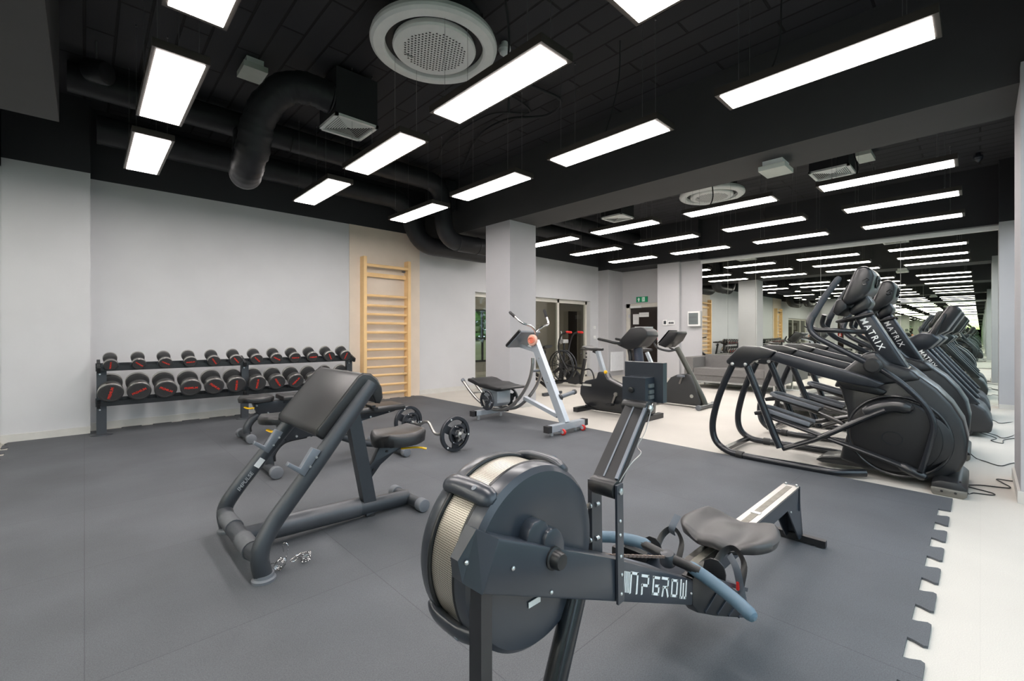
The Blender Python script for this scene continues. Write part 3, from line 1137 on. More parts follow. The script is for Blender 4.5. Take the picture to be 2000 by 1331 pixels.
G().cyl((WC[0], yA + .04, WC[1]), (WC[0], yB - .04, WC[1]), WR - .02, n=48).build('fan_core', mat('fan_black', (22, 22, 23), .6), t)
# cage clips at three angles
for a in (129, 59, 213, 300):
    c, s_ = cos(rad(a)), sin(rad(a))
    M_ = Matrix.Translation((WC[0] + c * (WR + .004), (yA + yB) / 2, WC[1] + s_ * (WR + .004))) @ Matrix.Rotation(rad(-a), 4, 'Y')
    k = G().tube([M_ @ Vector((-.002, -.058, 0)), M_ @ Vector((.004, -.03, 0)), M_ @ Vector((.004, .03, 0)), M_ @ Vector((-.002, .058, 0))], .022, 20, up=M_.to_3x3() @ Vector((1, 0, 0)), rz=.013, rnd=True, sm=3).build('cage_clip', BLK2, t)
    G().cyl(M_ @ Vector((.013, -.034, 0)), M_ @ Vector((.0175, -.034, 0)), .006, n=12).build('clip_screw', MIDG, k)
# main sloping frame beam
nose = [(.505, .800), (.464, .760), (.473, .718), (.502, .694), (.914, .513), (1.328, .330), (1.332, .404), (.910, .615), (.541, .779)]
G().prism([(.541, .782), (.502, .694), (.914, .511), (1.33, .328), (1.334, .404), (.910, .617)], 'y', .600, .652, .006).build('main_beam', BLK2, t)
g = G()
g.bm.verts.ensure_lookup_table()
A = [(.5405, .600, .780), (.502, .600, .694), (.4811, .630, .711), (.477, .638, .7483), (.5116, .629, .7968)]
B = [(.5405, .660, .780), (.502, .660, .694), (.4811, .660, .711), (.477, .660, .7483), (.5116, .660, .7968)]
va = [g.bm.verts.new(p) for p in A]
vb = [g.bm.verts.new(p) for p in B]
g.bm.faces.new((va[0], va[1], va[2], va[3], va[4]))
g.bm.faces.new(vb[::-1])
for i in range(5):
    j = (i + 1) % 5
    g.bm.faces.new((va[j], va[i], vb[i], vb[j]))
g._bev(set(g.bm.edges), .0025, 2)
g.build('nose_cap', BLK2, t)
G().prism([(.90, .612), (.93, .515), (1.33, .338), (1.33, .398)], 'y', .66, .76, .004).build('far_beam', BLK, t)
G().prism([(.92, .600), (.92, .580), (1.31, .388), (1.325, .402)], 'y', .602, .755, .003).build('beam_deck', MIDG, t)
g = G()
for x, z in ((.489, .745), (.575, .715), (.682, .628), (.921, .705), (.924, .620), (.928, .575), (.926, .530), (1.315, .372), (.921, .672)):
    yy = .599 if x > .5 else .640
    g.lathe([(0, .0045), (-.002, .0042), (-.0035, .002)], (x, yy - (.007 if .9 < x < .95 else 0) if x > .5 else .628, z), (0, 1, 0), 12)
g.build('bolt_heads', BOLT, t)
G().lathe([(.004, .023), (-.004, .023), (-.006, .019), (-.020, .0175), (-.024, .015), (-.025, 0)], (.690, .600, .694), (0, 1, 0), 32).build('axle_knob', BLK, t)
# bearing housing bulges on the cover
g = G()
g.prism([(.625, .70), (.628, .745), (.634, .762), (.648, .774), (.668, .774), (.686, .764), (.695, .748), (.70, .67)], 'y', .613, .66, .005)
g.prism([(.668, .68), (.669, .735), (.676, .748), (.690, .753), (.708, .748), (.722, .734), (.730, .716), (.734, .66)], 'y', .603, .66, .005)
g.build('bearing_housing', BLK2, t)
G().box((.655, .6355, .590), (.690, .637, .602), mtx=None).build('label_sticker', WHITE, t)
# legs
G().bar((.523, .630, .70), (.523, .630, .016), .026, .034, .008, up=(0, 1, 0)).build('front_leg', TUBEB, t)
G().tube([(.822, .635, .60), (.735, .632, .41), (.59, .63, .06)], .024, 16, up=(0, 1, 0), rz=.026).build('front_leg', TUBEB, t)
f_ = G().bar((.53, .40, .035), (.53, .90, .035), .05, .045, .008).build('front_foot_bar', BLK, t)
G().bar((.52, .628, .045), (.62, .628, .045), .045, .04, .006).build('foot_link', BLK, t)
g = G()
for y in (.405, .895):
    g.bar((.53, y, 0.0112), (.53, y, .018), .055, .05)
g.build('rubber_pad', RUBB, f_)
# upright posts with arm and monitor
G().bar((.9265, .5945, .508), (.9205, .5945, .792), .026, .006, .001, up=(0, 1, 0)).build('monitor_post', BLK2, t)
G().bar((.93, .668, .53), (.925, .668, .79), .042, .012, .002, up=(0, 1, 0)).build('monitor_post', BLK2, t)
g = G()
for z in (.725, .64):
    g.lathe([(0, .006), (-.012, .006), (-.013, .003)], (.92, .662, z), (-1, 0, 0), 12)
    g.lathe([(0, .0075), (-.004, .007), (-.005, .003)], (.905, .668, z), (1, 0, 0), 12)
g.lathe([(0, .0085), (-.004, .0085), (-.006, .004)], (.921, .591, .776), (0, 1, 0), 6)
g.build('post_bolts', BOLT, t)
G().cyl((.922, .600, .776), (.922, .672, .776), .0215, n=28, bev=.003).build('lower_pivot', BLK, t)
P0, P1 = Vector((.935, .640, .785)), Vector((1.165, .690, .935))
G().bar(P0, P1, .068, .020, .004, up=(0, 0, 1)).build('monitor_arm', BLK, t)
g = G()
for s_ in (-1, 1):
    o_ = Vector((0, s_ * .029, .011))
    g.bar(P0 + o_, P1 + o_, .008, .008, .002)
g.bar(P0 + Vector((-.002, .006, .0115)), P1 + Vector((-.002, .006, .0115)), .004, .004)
g.build('arm_ribs', MIDG, t)
g = G()
g.tube([(.93, .602, .79), (1.0, .612, .82), (1.03, .60, .845), (1.05, .622, .855), (1.10, .628, .885), (1.16, .645, .93), (1.18, .65, .95)], .0013, 6, sm=5)
g.build('monitor_wire', STEEL, t)
G().cyl((1.168, .655, .938), (1.168, .735, .938), .019, n=24, bev=.003).build('upper_pivot', BLK, t)
G().lathe([(0, .011), (-.006, .011), (-.010, .006)], (1.168, .654, .938), (0, 1, 0), 6).build('pivot_bolt', BOLT, t)
mo = G().box((1.172, .669, .949), (1.225, .745, 1.022), .006).build('monitor_box', BLK2, t)
G().cyl((1.164, .713, .985), (1.174, .713, .985), .0085, n=16, bev=.002).build('thumb_screw', BLK, mo)
g = G()
for z in (.96, .975, .993):
    g.box((1.19, .664, z), (1.215, .67, z + .011))
g.build('sockets', BOLT, mo)
G().box((1.222, .640, .948), (1.245, .768, 1.065), .007).build('monitor_plate', BLK2, mo)
G().box((1.245, .65, .96), (1.247, .758, 1.055)).build('monitor_screen', SCREEN, mo)
# stroke lettering
def seg_letters(name, parent, o, bx, by, H, ext, mtl):
    """slanted angular lettering N P G R O W built from strokes"""
    L = {'N': [[(0, 0), (.1, 1), (.55, 1), (.45, 0)]], 'P': [[(.02, 0), (.06, .45), (.5, .45), (.55, .95), (.08, .95)]],
         'G': [[(.6, .95), (.15, .95), (.05, .05), (.5, .05), (.54, .5), (.3, .5)]],
         'R': [[(.02, 0), (.12, .45)], [(.06, .98), (.55, .98), (.5, .5), (.12, .48)], [(.36, .48), (.48, 0)]],
         'O': [[(.1, .95), (.55, .95), (.45, .05), (0, .05), (.1, .95)]], 'W': [[(.1, 1), (0, 0), (.5, 0), (.6, 1)], [(.25, 0), (.32, .8)]]}
    g = G()
    bx, by = Vector(bx).normalized(), Vector(by).normalized()
    nrm = bx.cross(by)
    HS = 1.5
    def stroke(pts, w_):
        for a, b in zip(pts, pts[1:]):
            A_ = o + bx * a[0] * H + by * a[1] * H
            B_ = o + bx * b[0] * H + by * b[1] * H
            d = (B_ - A_).normalized()
            g.bar(A_ - d * w_ * .45, B_ + d * w_ * .45, w_, ext, 0, up=nrm)
    x = 0
    for k in range(4):
        stroke([(x, 0), (x + .14, 1)], .065 * H)
        x += .15
    x += .04
    for ch in 'NPGROW':
        for st in L[ch]:
            stroke([(x + u * HS, v) for u, v in st], .13 * H)
        x += .80 * HS
    ob = g.build(name, mtl, parent, ang=0)
    return ob


bx_ = Vector((1.2966 - .9484, 0, .3613 - .5191))
bx_.normalize()
bz_ = Vector((-bx_.z, 0, bx_.x)) * 1
seg_letters('white_lettering', t, Vector((.947, .5985, .524)), bx_, (-.02, 0, 1), .049, .0016, WLET)
# rail, seat, rear stand
G().box((1.56, .672, .255), (2.76, .676, .328), .001).build('rail_side', BLK2, t)
G().box((1.56, .742, .255), (2.76, .746, .328), .001).build('rail_side', BLK2, t)
r_ = G().box((1.55, .671, .322), (2.775, .747, .331), .002).build('rail_top', STEEL, t)
G().box((1.57, .695, .331), (2.74, .723, .3322)).build('rail_channel', mat('worn_track', (128, 124, 114), .5, .5, var=.15, scale=30), r_)
G().box((2.21, .690, .331), (2.235, .728, .334), .001).build('rail_stop', ALU, r_)
g = G()
g.box((2.772, .668, .20), (2.782, .750, .332), .002)
g.build('end_plate', BLK2, t)
g = G()
for y in (.684, .734):
    g.lathe([(0, .006), (.006, .006), (.008, .003)], (2.775, y, .332), (0, 0, 1), 10)
g.lathe([(0, .006), (-.004, .005)], (2.62, .671, .235), (0, 1, 0), 10)
g.build('end_bolts', BOLT, t)
g = G()
g.prism([(2.58, .255), (2.785, .255), (2.855, .04), (2.79, .04)], 'y', .674, .680)
g.prism([(2.58, .255), (2.785, .255), (2.855, .04), (2.79, .04)], 'y', .738, .744)
g.prism([(2.775, .32), (2.787, .32), (2.857, .04), (2.842, .04)], 'y', .674, .744)
g.build('rear_stand', BLK2, t)
G().bar((2.845, .565, .034), (2.845, .85, .034), .034, .034, .005).build('rear_foot_bar', BLK, t)
g = G()
for y in (.592, .83):
    g.box((2.83, y - .012, .0112), (2.86, y + .012, .018))
g.build('rubber_pad', RUBB, t)
# seat pan
def seat_surface(cx, cy, z, lx, ly, thick, fn, nx=30, ny=30):
    g = G()
    top, bot = [], []
    for i in range(nx + 1):
        for j in range(ny + 1):
            u, v = i / nx * 2 - 1, j / ny * 2 - 1
            a = u * math.sqrt(max(0, 1 - v * v * .42))
            b = v * math.sqrt(max(0, 1 - u * u * .42))
            e_ = max(abs(u), abs(v))
            dz = -thick * .45 * max(0, (e_ - .8) / .2) ** 2
            top.append(g.bm.verts.new((cx + a * lx, cy + b * ly, z + fn(u, v) + dz)))
            bot.append(g.bm.verts.new((cx + a * lx * .96, cy + b * ly * .96, z + fn(u, v) * .5 - thick)))
    W = ny + 1
    for i in range(nx):
        for j in range(ny):
            q = (i * W + j, (i + 1) * W + j, (i + 1) * W + j + 1, i * W + j + 1)
            g.bm.faces.new([top[k] for k in q])
            g.bm.faces.new([bot[k] for k in q[::-1]])
    E_ = [i * W for i in range(nx + 1)] + [nx * W + j for j in range(1, W)] + [i * W + ny for i in range(nx - 1, -1, -1)] + [j for j in range(ny - 1, 0, -1)]
    for k in range(len(E_)):
        a, b = E_[k], E_[(k + 1) % len(E_)]
        g.bm.faces.new((top[a], top[b], bot[b], bot[a]))
    return g


sf = lambda u, v: .012 * v * v - .020 * math.exp(-((u - .75) / .55) ** 2) * math.exp(-(v / .30) ** 2) - .012 * math.exp(-((abs(v) - .45) / .25) ** 2) * (1 - .3 * u) + .010 * max(0, u) ** 2 * min(1, v * v * 3)
seat_surface(1.80, .672, .408, .155, .172, .036, sf).build('seat', mat('seat_moulding', (58, 57, 57), .4, var=.05), t, ang=70)
G().box((1.72, .655, .338), (1.88, .675, .385), .003).box((1.72, .742, .338), (1.88, .762, .385), .003).box((1.72, .655, .36), (1.88, .762, .375), .003).build('seat_carriage', ALU, t)
g = G()
for x in (1.75, 1.85):
    for y in (.682, .735):
        g.cyl((x, y - .008, .347), (x, y + .008, .347), .015, n=18)
g.build('rollers', BLK, t)
# stretcher (foot board) assembly
for (ya, yb) in ((.548, .598), (.80, .85)):
    s_ = G().prism([(1.33, .41), (1.33, .33), (1.371, .288), (1.50, .222), (1.785, .090), (1.862, .064), (1.717, .212), (1.507, .353), (1.40, .415)], 'y', ya + .052, yb + .04, .005).build('foot_board_shell', BLK, t)
    g = G()
    for k in range(4):
        x0 = 1.41 + k * .095
        g.bar((x0, ya + .050, .275 - k * .047), (x0 + .085, ya + .050, .300 - k * .055), .005, .005)
    g.build('shell_ribs', BLK2, s_)
for y in (.585, .80):
    a, b = Vector((1.34, y, .425)), Vector((1.62, y, .285))
    G().bar(a, b, .012, .085, .004, up=(0, 1, 0)).build('foot_plate', BLK2, t)
    G().prism([(y - .032, .35), (y - .036, .395), (y - .030, .42), (y - .012, .433), (y + .012, .433), (y + .030, .42), (y + .036, .395), (y + .032, .35)], 'x', 1.448, 1.454, .002).build('heel_cup', BLK, t)
    G().box((1.50, y - .055, .335), (1.52, y - .048, .36), .003).build('adjuster_tab', RED, t)
    G().tube([(1.55, y - .045, .325), (1.59, y - .04, .385), (1.61, y, .415), (1.59, y + .035, .385), (1.55, y + .045, .325)], .011, 8, sm=6, up=(1, 0, .3), rz=.0016).build('foot_strap', BLK, t)
    G().tube([(1.53, y - .035, .43), (1.51, y - .042, .46), (1.54, y - .05, .50)] if y > .7 else [(1.52, y - .02, .43), (1.50, y - .05, .40), (1.515, y - .06, .32), (1.50, y - .075, .29)], .012, 8, sm=5, up=(1, 0, 0), rz=.0014).build('strap_end', mat('grey_webbing', (92, 98, 106), .7), t)
G().prism([(1.32, .33), (1.42, .40), (1.50, .36), (1.42, .28)], 'y', .64, .79, .01).build('stretcher_bridge', BLK2, t)
# handle and chain
hm = Vector((1.312, .672, .452))
hd = t
G().lathe([(-.020, .021), (-.014, .025), (.010, .025), (.018, .020), (.020, 0)], hm, (-.2, 0, 1), 24).build('handle_yoke', GUN, t)
G().tube([(1.312, .672, .456), (1.318, .61, .45), (1.322, .575, .443)], .0145, 12).build('handle_neck', BLK, t)
G().tube([(1.312, .672, .456), (1.318, .74, .462), (1.322, .77, .465)], .0145, 12).build('handle_neck', BLK, t)
G().tube([(1.325, .60, .445), (1.322, .54, .428), (1.305, .47, .412), (1.285, .425, .402)], .0185, 16, sm=5, rnd=True).build('blue_grip', BLUE, t)
G().tube([(1.325, .755, .463), (1.322, .80, .462), (1.305, .86, .458), (1.285, .905, .452)], .0185, 16, sm=5, rnd=True).build('blue_grip', BLUE, t)
g = G()
c0, c1 = Vector((1.292, .672, .463)), Vector((.80, .672, .640))
for k in range(46):
    p = c0.lerp(c1, k / 45)
    q = c0.lerp(c1, (k + 1.25) / 46)
    g.bar(p, q, .0035 if k % 2 else .007, .007, .0)
g.build('chain', mat('chain_metal', (158, 138, 128), .4, .7), t, ang=0)

# ================================================================ PREACHER CURL BENCH
t = thing('preacher_curl_bench', 'charcoal preacher curl bench with big sloping black arm pad', 'exercise bench', (1.0, 2.65, 0))
CYy = 2.65
HOOK = [(.695, .522), (.706, .537), (.757, .499), (.814, .588), (.854, .567), (.774, .456)]
for s_ in (-1, 1):
    yb, ym = CYy + s_ * .36, CYy + s_ * .34
    yt = CYy + s_ * .30
    G().tube([(.60, yb, .02), (.575, yb, .14), (.64, ym, .25), (.85, ym, .505), (1.16, yt, .875)], .040, 18, fl=.12, cap=True).build('sloping_tube', CHAR, t)
    G().lathe([(0, .052), (.012, .052), (.020, .045), (.034, .043)], (.60, yb, .0105), (0, 0, 1), 26).build('foot_cap', GREYR, t)
    # bar catch bracket
    yh = yt - .062 if s_ < 0 else yt - .075
    h = G().prism(HOOK, 'y', yh - .018, yh + .018, .003).build('bar_catch', MIDG, t)
    g = G()
    for p in ((.80, .50), (.83, .54)):
        g.cyl((p[0], yh - .018, p[1]), (p[0], yh - .023, p[1]), .006, n=10)
    g.build('catch_bolts', BOLT, h)
G().tube([(.585, CYy - .36, .13), (.575, CYy - .2, .12), (.575, CYy + .2, .12), (.585, CYy + .36, .13)], .040, 18, sm=4).build('front_cross_tube', CHAR, t)
for y0, y1 in ((CYy - .26, CYy - .10), (CYy + .08, CYy + .24)):
    G().tube([(.575, y0, .122), (.575, y1, .122)], .0435, 18).build('step_grip', mat('step_rubber', (84, 87, 91), .75, var=.1, scale=60), t)
G().tube([(.60, CYy, .095), (1.56, CYy, .062)], .048, 20, up=(0, 1, 0), rz=.044).build('base_beam', CHAR, t)
G().tube([(.74, CYy, .098), (1.22, CYy, .082)], .058, 22, up=(0, 1, 0), rz=.058).build('beam_cover', mat('worn_beam_cover', (84, 86, 90), .4, .3, var=.08), t)
G().tube([(1.57, CYy - .17, .052), (1.57, CYy + .17, .052)], .034, 16).build('rear_foot_tube', CHAR, t)
for s_ in (-1, 1):
    G().cyl((1.57, CYy + s_ * .14, .052), (1.57, CYy + s_ * .20, .052), .041, n=24, bev=.006).build('rubber_end_cap', GREYR, t)
G().bar((1.30, CYy, .03), (1.17, CYy, .72), .078, .062, .02, up=(0, 1, 0)).build('main_post', CHAR, t)
G().cyl((1.30, CYy, .0112), (1.30, CYy, .04), .03, n=18).build('post_foot', RUBB, t)
G().tube([(1.10, CYy - .29, .80), (1.10, CYy + .29, .80)], .03, 14).build('pad_cross_tube', CHAR, t)
G().bar((1.17, CYy, .70), (1.10, CYy, .80), .09, .05, .01, up=(0, 1, 0)).build('pad_bracket', CHAR, t)
# arm pad: slab with rolled top
a_, b_ = Vector((.86, 0, .635)), Vector((1.10, 0, .925))
d_ = (b_ - a_).normalized()
n_ = Vector((-d_.z, 0, d_.x))
prof = [a_, a_ - n_ * .035 + d_ * .0, b_ - n_ * .06 - d_ * .05, b_ - n_ * .20 + d_ * .035, b_ - n_ * .235 + d_ * .012, b_ - n_ * .225 + d_ * .075, b_ - n_ * .17 + d_ * .105, b_ - n_ * .09 + d_ * .085, b_ - n_ * .02 + d_ * .03, b_, ]
prof = [(.855, .632), (.885, .608), (.905, .612), (1.10, .845), (1.135, .852), (1.165, .800), (1.178, .765), (1.205, .760), (1.222, .79), (1.216, .845), (1.19, .895), (1.15, .928), (1.105, .935), (1.075, .915), (.86, .66)]
G().prism(prof, 'y', CYy - .315, CYy + .315, .022, 3).build('arm_pad', LEA, t, ang=50)
g = G()
for s_ in (-1, 1):
    g.tube([(p[0] * 1.0, CYy + s_ * .306, p[1]) for p in prof], .0025, 6, closed=True)
g.build('pad_piping', LEA, t)
# seat
ss = lambda u, v: .012 * v * v + .012 * u * u - .012 * math.exp(-(v / .4) ** 2) * (u < 0) * abs(u) + .02 * max(0, u - .4)
seat_surface(1.485, CYy - .02, .512, .175, .155, .075, ss).build('seat_pad', LEA, t, ang=70)
G().prism([(1.215, .27), (1.23, .24), (1.29, .24), (1.36, .32), (1.46, .385), (1.62, .425), (1.62, .445), (1.36, .445), (1.31, .35)], 'y', CYy - .022, CYy + .022, .004).build('seat_bracket', GUN, t)
G().box((1.40, CYy - .08, .428), (1.62, CYy + .08, .442), .003).build('seat_plate', BLK, t)
G().tube([(1.50, CYy - .03, .40), (1.58, CYy - .09, .405), (1.63, CYy - .13, .395)], .011, 10, sm=4, rz=.006).build('yellow_lever', YEL, t)
g = G()
for x, z in ((1.40, .40), (1.31, .30)):
    g.cyl((x, CYy - .024, z), (x, CYy - .030, z), .008, n=12)
g.build('bracket_bolts', BLK, t)
# raised brand lettering on the far sloping tube
bx_ = Vector((.21, 0, .255)).normalized()
up_ = Vector((-.6, -.55, .5))
up_ = (up_ - bx_ * up_.dot(bx_)).normalized()
nn_ = bx_.cross(up_)
up2 = Vector((-bx_.z, 0, bx_.x))
base = Vector((.688, CYy + .34 - .0415, .318)) - up2 * .016
base = base - bx_ * .085
text('brand_lettering', 'IMPULSE', mat('grey_lettering', (160, 164, 168), .5), t, base, bx_, up2, .031, .001, shear=.2)
G().bar(base + bx_ * .150 + up2 * .012, base + bx_ * .205 + up2 * .012, .0015, .034, up=up2).build('brand_block', WLET, t)

# wire spring collars on the mat beside it
def collar(c, rz, lab, tilt=Matrix.Identity(4)):
    t = thing('spring_collar', lab, 'barbell collar', c, 'wire spring collars by the preacher bench')
    M_ = Matrix.Translation(c) @ Matrix.Rotation(rz, 4, 'Z') @ tilt
    pts = []
    for i in range(66):
        a = i / 13 * 2 * pi
        pts.append(M_ @ Vector((.022 * cos(a), .022 * sin(a), .003 + i * .00062)))
    G().tube(pts, .0018, 6).build('coil', CHROME, t)
    for q, z in ((0, .003), (1.9, .044)):
        u = Vector((cos(q), sin(q), 0))
        v = Vector((-sin(q), cos(q), 0))
        e = [u * .022, u * .022 + v * .03, u * .03 + v * .075, u * .018 + v * .092, u * .004 + v * .085, u * .008 + v * .05]
        G().tube([M_ @ (p + Vector((0, 0, z))) for p in e], .0018, 6, sm=4).build('handle', CHROME, t)


collar((.80, 2.33, .0135), rad(20), 'chrome spring collar lying flat on the mat, right of the front foot')
collar((.70, 2.36, .036), rad(-40), 'chrome spring collar standing on edge against the front foot', Matrix.Rotation(rad(90), 4, 'X'))

# ================================================================ ADJUSTABLE BENCHES
def bench(loc, label):
    x0, y0 = loc[0], loc[1]
    t = thing('adjustable_bench', label, 'exercise bench', (x0, y0, 0), 'adjustable weight benches behind the preacher bench')
    f = G().tube([(x0, y0 - .20, .062), (x0, y0 + .20, .062)], .034, 14).build('front_foot_tube', CHAR, t)
    for s_ in (-1, 1):
        G().cyl((x0, y0 + s_ * .18, .062), (x0, y0 + s_ * .235, .062), .048, n=24, bev=.006).build('rubber_end_cap', GREYR, f)
    f = G().tube([(x0 + 1.07, y0 - .33, .052), (x0 + 1.07, y0 + .33, .052)], .032, 14).build('rear_foot_tube', CHAR, t)
    for s_ in (-1, 1):
        G().cyl((x0 + 1.07, y0 + s_ * .31, .052), (x0 + 1.07, y0 + s_ * .37, .052), .040, n=24, bev=.006).build('rubber_end_cap', GREYR, f)
    G().tube([(x0 + .01, y0, .07), (x0 + .01, y0, .16), (x0 + .10, y0, .265), (x0 + .28, y0, .30), (x0 + .52, y0, .25), (x0 + .80, y0, .13), (x0 + 1.05, y0, .07)], .034, 14, sm=6, up=(0, 1, 0), rz=.040).build('arched_beam', CHAR, t)
    G().tube([(x0 + .045, y0 - .004, .10), (x0 + .05, y0 - .004, .17), (x0 + .13, y0 - .004, .245), (x0 + .3, y0 - .004, .262)], .012, 10, sm=6).build('inner_rod', BLK, t)
    G().prism([(x0 + .06, .40), (x0 + .12, .26), (x0 + .34, .27), (x0 + .44, .36), (x0 + .50, .42)], 'y', y0 - .05, y0 + .05, .006).build('seat_bracket', GUN, t)
    G().bar((x0 + .32, y0, .28), (x0 + .56, y0, .40), .05, .05, .008, up=(0, 1, 0)).build('hinge_arm', GUN, t)
    ss = lambda u, v: .010 * u * u + .008 * v * v
    seat_surface(x0 + .10, y0, .475, .175, .155, .06, ss).build('seat_pad', LEA, t, ang=70)
    G().prism([(y0 - .15, .415), (y0 - .15, .455), (y0 - .13, .47), (y0 + .13, .47), (y0 + .15, .455), (y0 + .15, .415)], 'x', x0 + .33, x0 + 1.18, .012, 3).build('back_pad', LEA, t)
    G().prism([(x0 + .36, .405), (x0 + 1.12, .415), (x0 + 1.12, .395), (x0 + .9, .36), (x0 + .36, .375)], 'y', y0 - .06, y0 + .06, .006).build('back_frame', GUN, t)
    G().bar((x0 + .45, y0 - .02, .30), (x0 + .88, y0 - .02, .375), .035, .05, .006, up=(0, 1, 0)).build('adjuster_arm', CHAR, t)
    G().cyl((x0 + .74, y0 - .05, .335), (x0 + .74, y0 - .10, .335), .022, n=18, bev=.006).build('adjuster_knob', mat('blue_silver_knob', (120, 150, 180), .3, .5), t)
    G().box((x0 + .83, y0 - .19, .445), (x0 + .87, y0 - .145, .475), .006).box((x0 + .82, y0 - .17, .475), (x0 + .855, y0 - .02, .492), .005).build('handle', BLK, t)
    G().tube([(x0 - .02, y0 - .05, .375), (x0 + .0, y0 - .10, .365), (x0 + .04, y0 - .14, .37)], .016, 10, sm=3, rz=.009).build('yellow_lever', YEL, t)
    g = G()
    for x, z in ((.09, .38), (.20, .29), (.40, .35), (.86, .37), (1.05, .40)):
        g.cyl((x0 + x, y0 - .05, z), (x0 + x, y0 - .066, z), .009, n=10)
    g.build('bolts', BOLT, t)
    return t


b1 = bench((1.09, 4.03, 0), 'black flat weight bench with yellow lever, just behind the preacher bench')
dup(b1, (1.25, 5.43, 0), 'black flat weight bench with yellow lever, nearer the dumbbell rack')

# ================================================================ EZ CURL BAR AND PLATES
def plate(name, c, r, w, label, hole=.30, group='black iron weight plates on the curl bar', ax=(0, 1, 0)):
    t = thing(name, label, 'weight plate', c, group)
    G().lathe([(-w / 2, r * .80), (-w / 2, r * .97), (-w * .3, r), (w * .3, r), (w / 2, r * .97), (w / 2, r * .80), (w * .2, r * .78), (-w * .2, r * .78)], c, ax, 40, cap=False).lathe([(-w * .2, r * .78), (w * .2, r * .78)], c, ax, 40, cap=False).build('outer_ring', GUN, t)
    G().lathe([(-w * .45, r * .20), (-w * .45, r * .36), (-w * .2, r * .42), (w * .2, r * .42), (w * .45, r * .36), (w * .45, r * .20)], c, ax, 28).build('hub', GUN, t)
    g = G()
    A_ = Vector(ax)
    x, y = frame(A_)
    for k in range(3):
        a = k * 2 * pi / 3 + .5
        d = x * cos(a) + y * sin(a)
        g.bar(Vector(c) + d * r * .38, Vector(c) + d * r * .82, r * .42, w * .55, 0, up=A_)
    g.build('web_spokes', GUN, t)
    g = G()
    for k in range(3):
        a = k * 2 * pi / 3 + 1.2
        d = x * cos(a) + y * sin(a)
        q = Vector(c) + d * r * .89
        for s_ in (-1, 1):
            g.cyl(q + A_ * s_ * w * .49, q + A_ * s_ * w * .56, r * .05, n=10)
    g.build('pale_marks', WLET, t)
    return t


zb = .172 + .011
xb = 2.60
t = thing('curl_bar', 'zigzag chrome curl bar loaded with plates lying on the mat', 'barbell', (xb, 3.95, zb))
P = [(xb, 3.47, zb), (xb, 3.62, zb), (xb - .01, 3.70, zb + .045), (xb - .01, 3.80, zb - .055), (xb, 3.90, zb - .05), (xb, 3.99, zb + .05), (xb, 4.02, zb + .05), (xb - .01, 4.10, zb - .02), (xb, 4.20, zb + .02), (xb, 4.28, zb), (xb, 4.42, zb)]
P = [(xb, 3.47, zb), (xb, 3.60, zb), (xb, 3.665, zb + .035), (xb, 3.78, zb - .055), (xb, 3.88, zb - .055), (xb, 3.975, zb + .05), (xb, 4.06, zb + .04), (xb, 4.16, zb - .01), (xb, 4.30, zb), (xb, 4.42, zb)]
G().tube(P, .0145, 12, fl=.05).build('bent_bar', STEEL, t)
for y0, y1 in ((3.39, 3.60), (4.28, 4.52)):
    G().cyl((xb, y0, zb), (xb, y1, zb), .024, n=20).build('sleeve', CHROME, t)
for y0 in (3.43, 4.47):
    g = G()
    g.cyl((xb, y0 - .012, zb), (xb, y0 + .012, zb), .036, n=20, bev=.003)
    for k in range(6):
        a = k * pi / 3
        g.bar((xb, y0, zb), (xb + .062 * cos(a), y0, zb + .062 * sin(a)), .012, .014)
    g.build('star_collar', STEEL, t)
plate('weight_plate', (xb, 3.52, zb), .172, .032, 'large black plate on the near end of the curl bar')
plate('weight_plate', (xb, 3.482, zb), .098, .026, 'small black plate outside the large one on the near bar end')
plate('weight_plate', (xb, 4.34, zb), .105, .026, 'small black plate on the far end of the curl bar')
plate('weight_plate', (xb, 4.385, zb), .172, .032, 'large black plate on the far end of the curl bar')

# ================================================================ AB COASTER
t = thing('ab_coaster', 'silver abdominal machine with curved rails, black knee pad and orange badge', 'exercise machine', (4.02, 3.9, 0))
zf = .012
G().bar((3.71, 3.30, .095), (4.34, 3.30, .095), .075, .07, .008).build('front_foot_beam', SILV, t)
for x in (3.70, 4.35):
    G().box((x - .03, 3.262, .058), (x + .03, 3.338, .132), .01).build('rubber_end_cap', RUBB, t)
for x in (3.90, 4.26):
    w_ = G().cyl((x - .014, 3.245, .045), (x + .014, 3.245, .045), .034, n=24, bev=.004).build('transport_wheel', RED, t)
    G().cyl((x - .017, 3.245, .045), (x + .017, 3.245, .045), .020, n=20).build('wheel_hub', ALU, w_)
    G().box((x - .025, 3.245, .04), (x - .017, 3.30, .08)).box((x + .017, 3.245, .04), (x + .025, 3.30, .08)).build('wheel_fork', SILV, t)
g = G()
for x in (3.78, 4.20):
    g.cyl((x, 3.31, zf), (x, 3.31, .06), .018, n=14)
g.build('levelling_feet', ALU, t)
G().bar((3.70, 4.60, .105), (4.26, 4.60, .105), .07, .06, .008).build('rear_foot_beam', SILV, t)
for x in (3.69, 4.27):
    G().box((x - .03, 4.565, .07), (x + .03, 4.635, .14), .01).build('rubber_end_cap', RUBB, t)
g = G()
for x in (3.78, 4.18):
    g.bar((x, 4.6, zf), (x, 4.6, .08), .04, .015)
g.build('levelling_feet', ALU, t)
G().bar((4.02, 3.32, .12), (4.02, 3.80, 1.06), .075, .095, .014, up=(0, 1, 0)).build('main_upright', SILV, t)
G().bar((4.02, 3.97, .345), (4.02, 3.42, .19), .045, .06, .008, up=(1, 0, 0)).build('lower_strut', SILV, t)
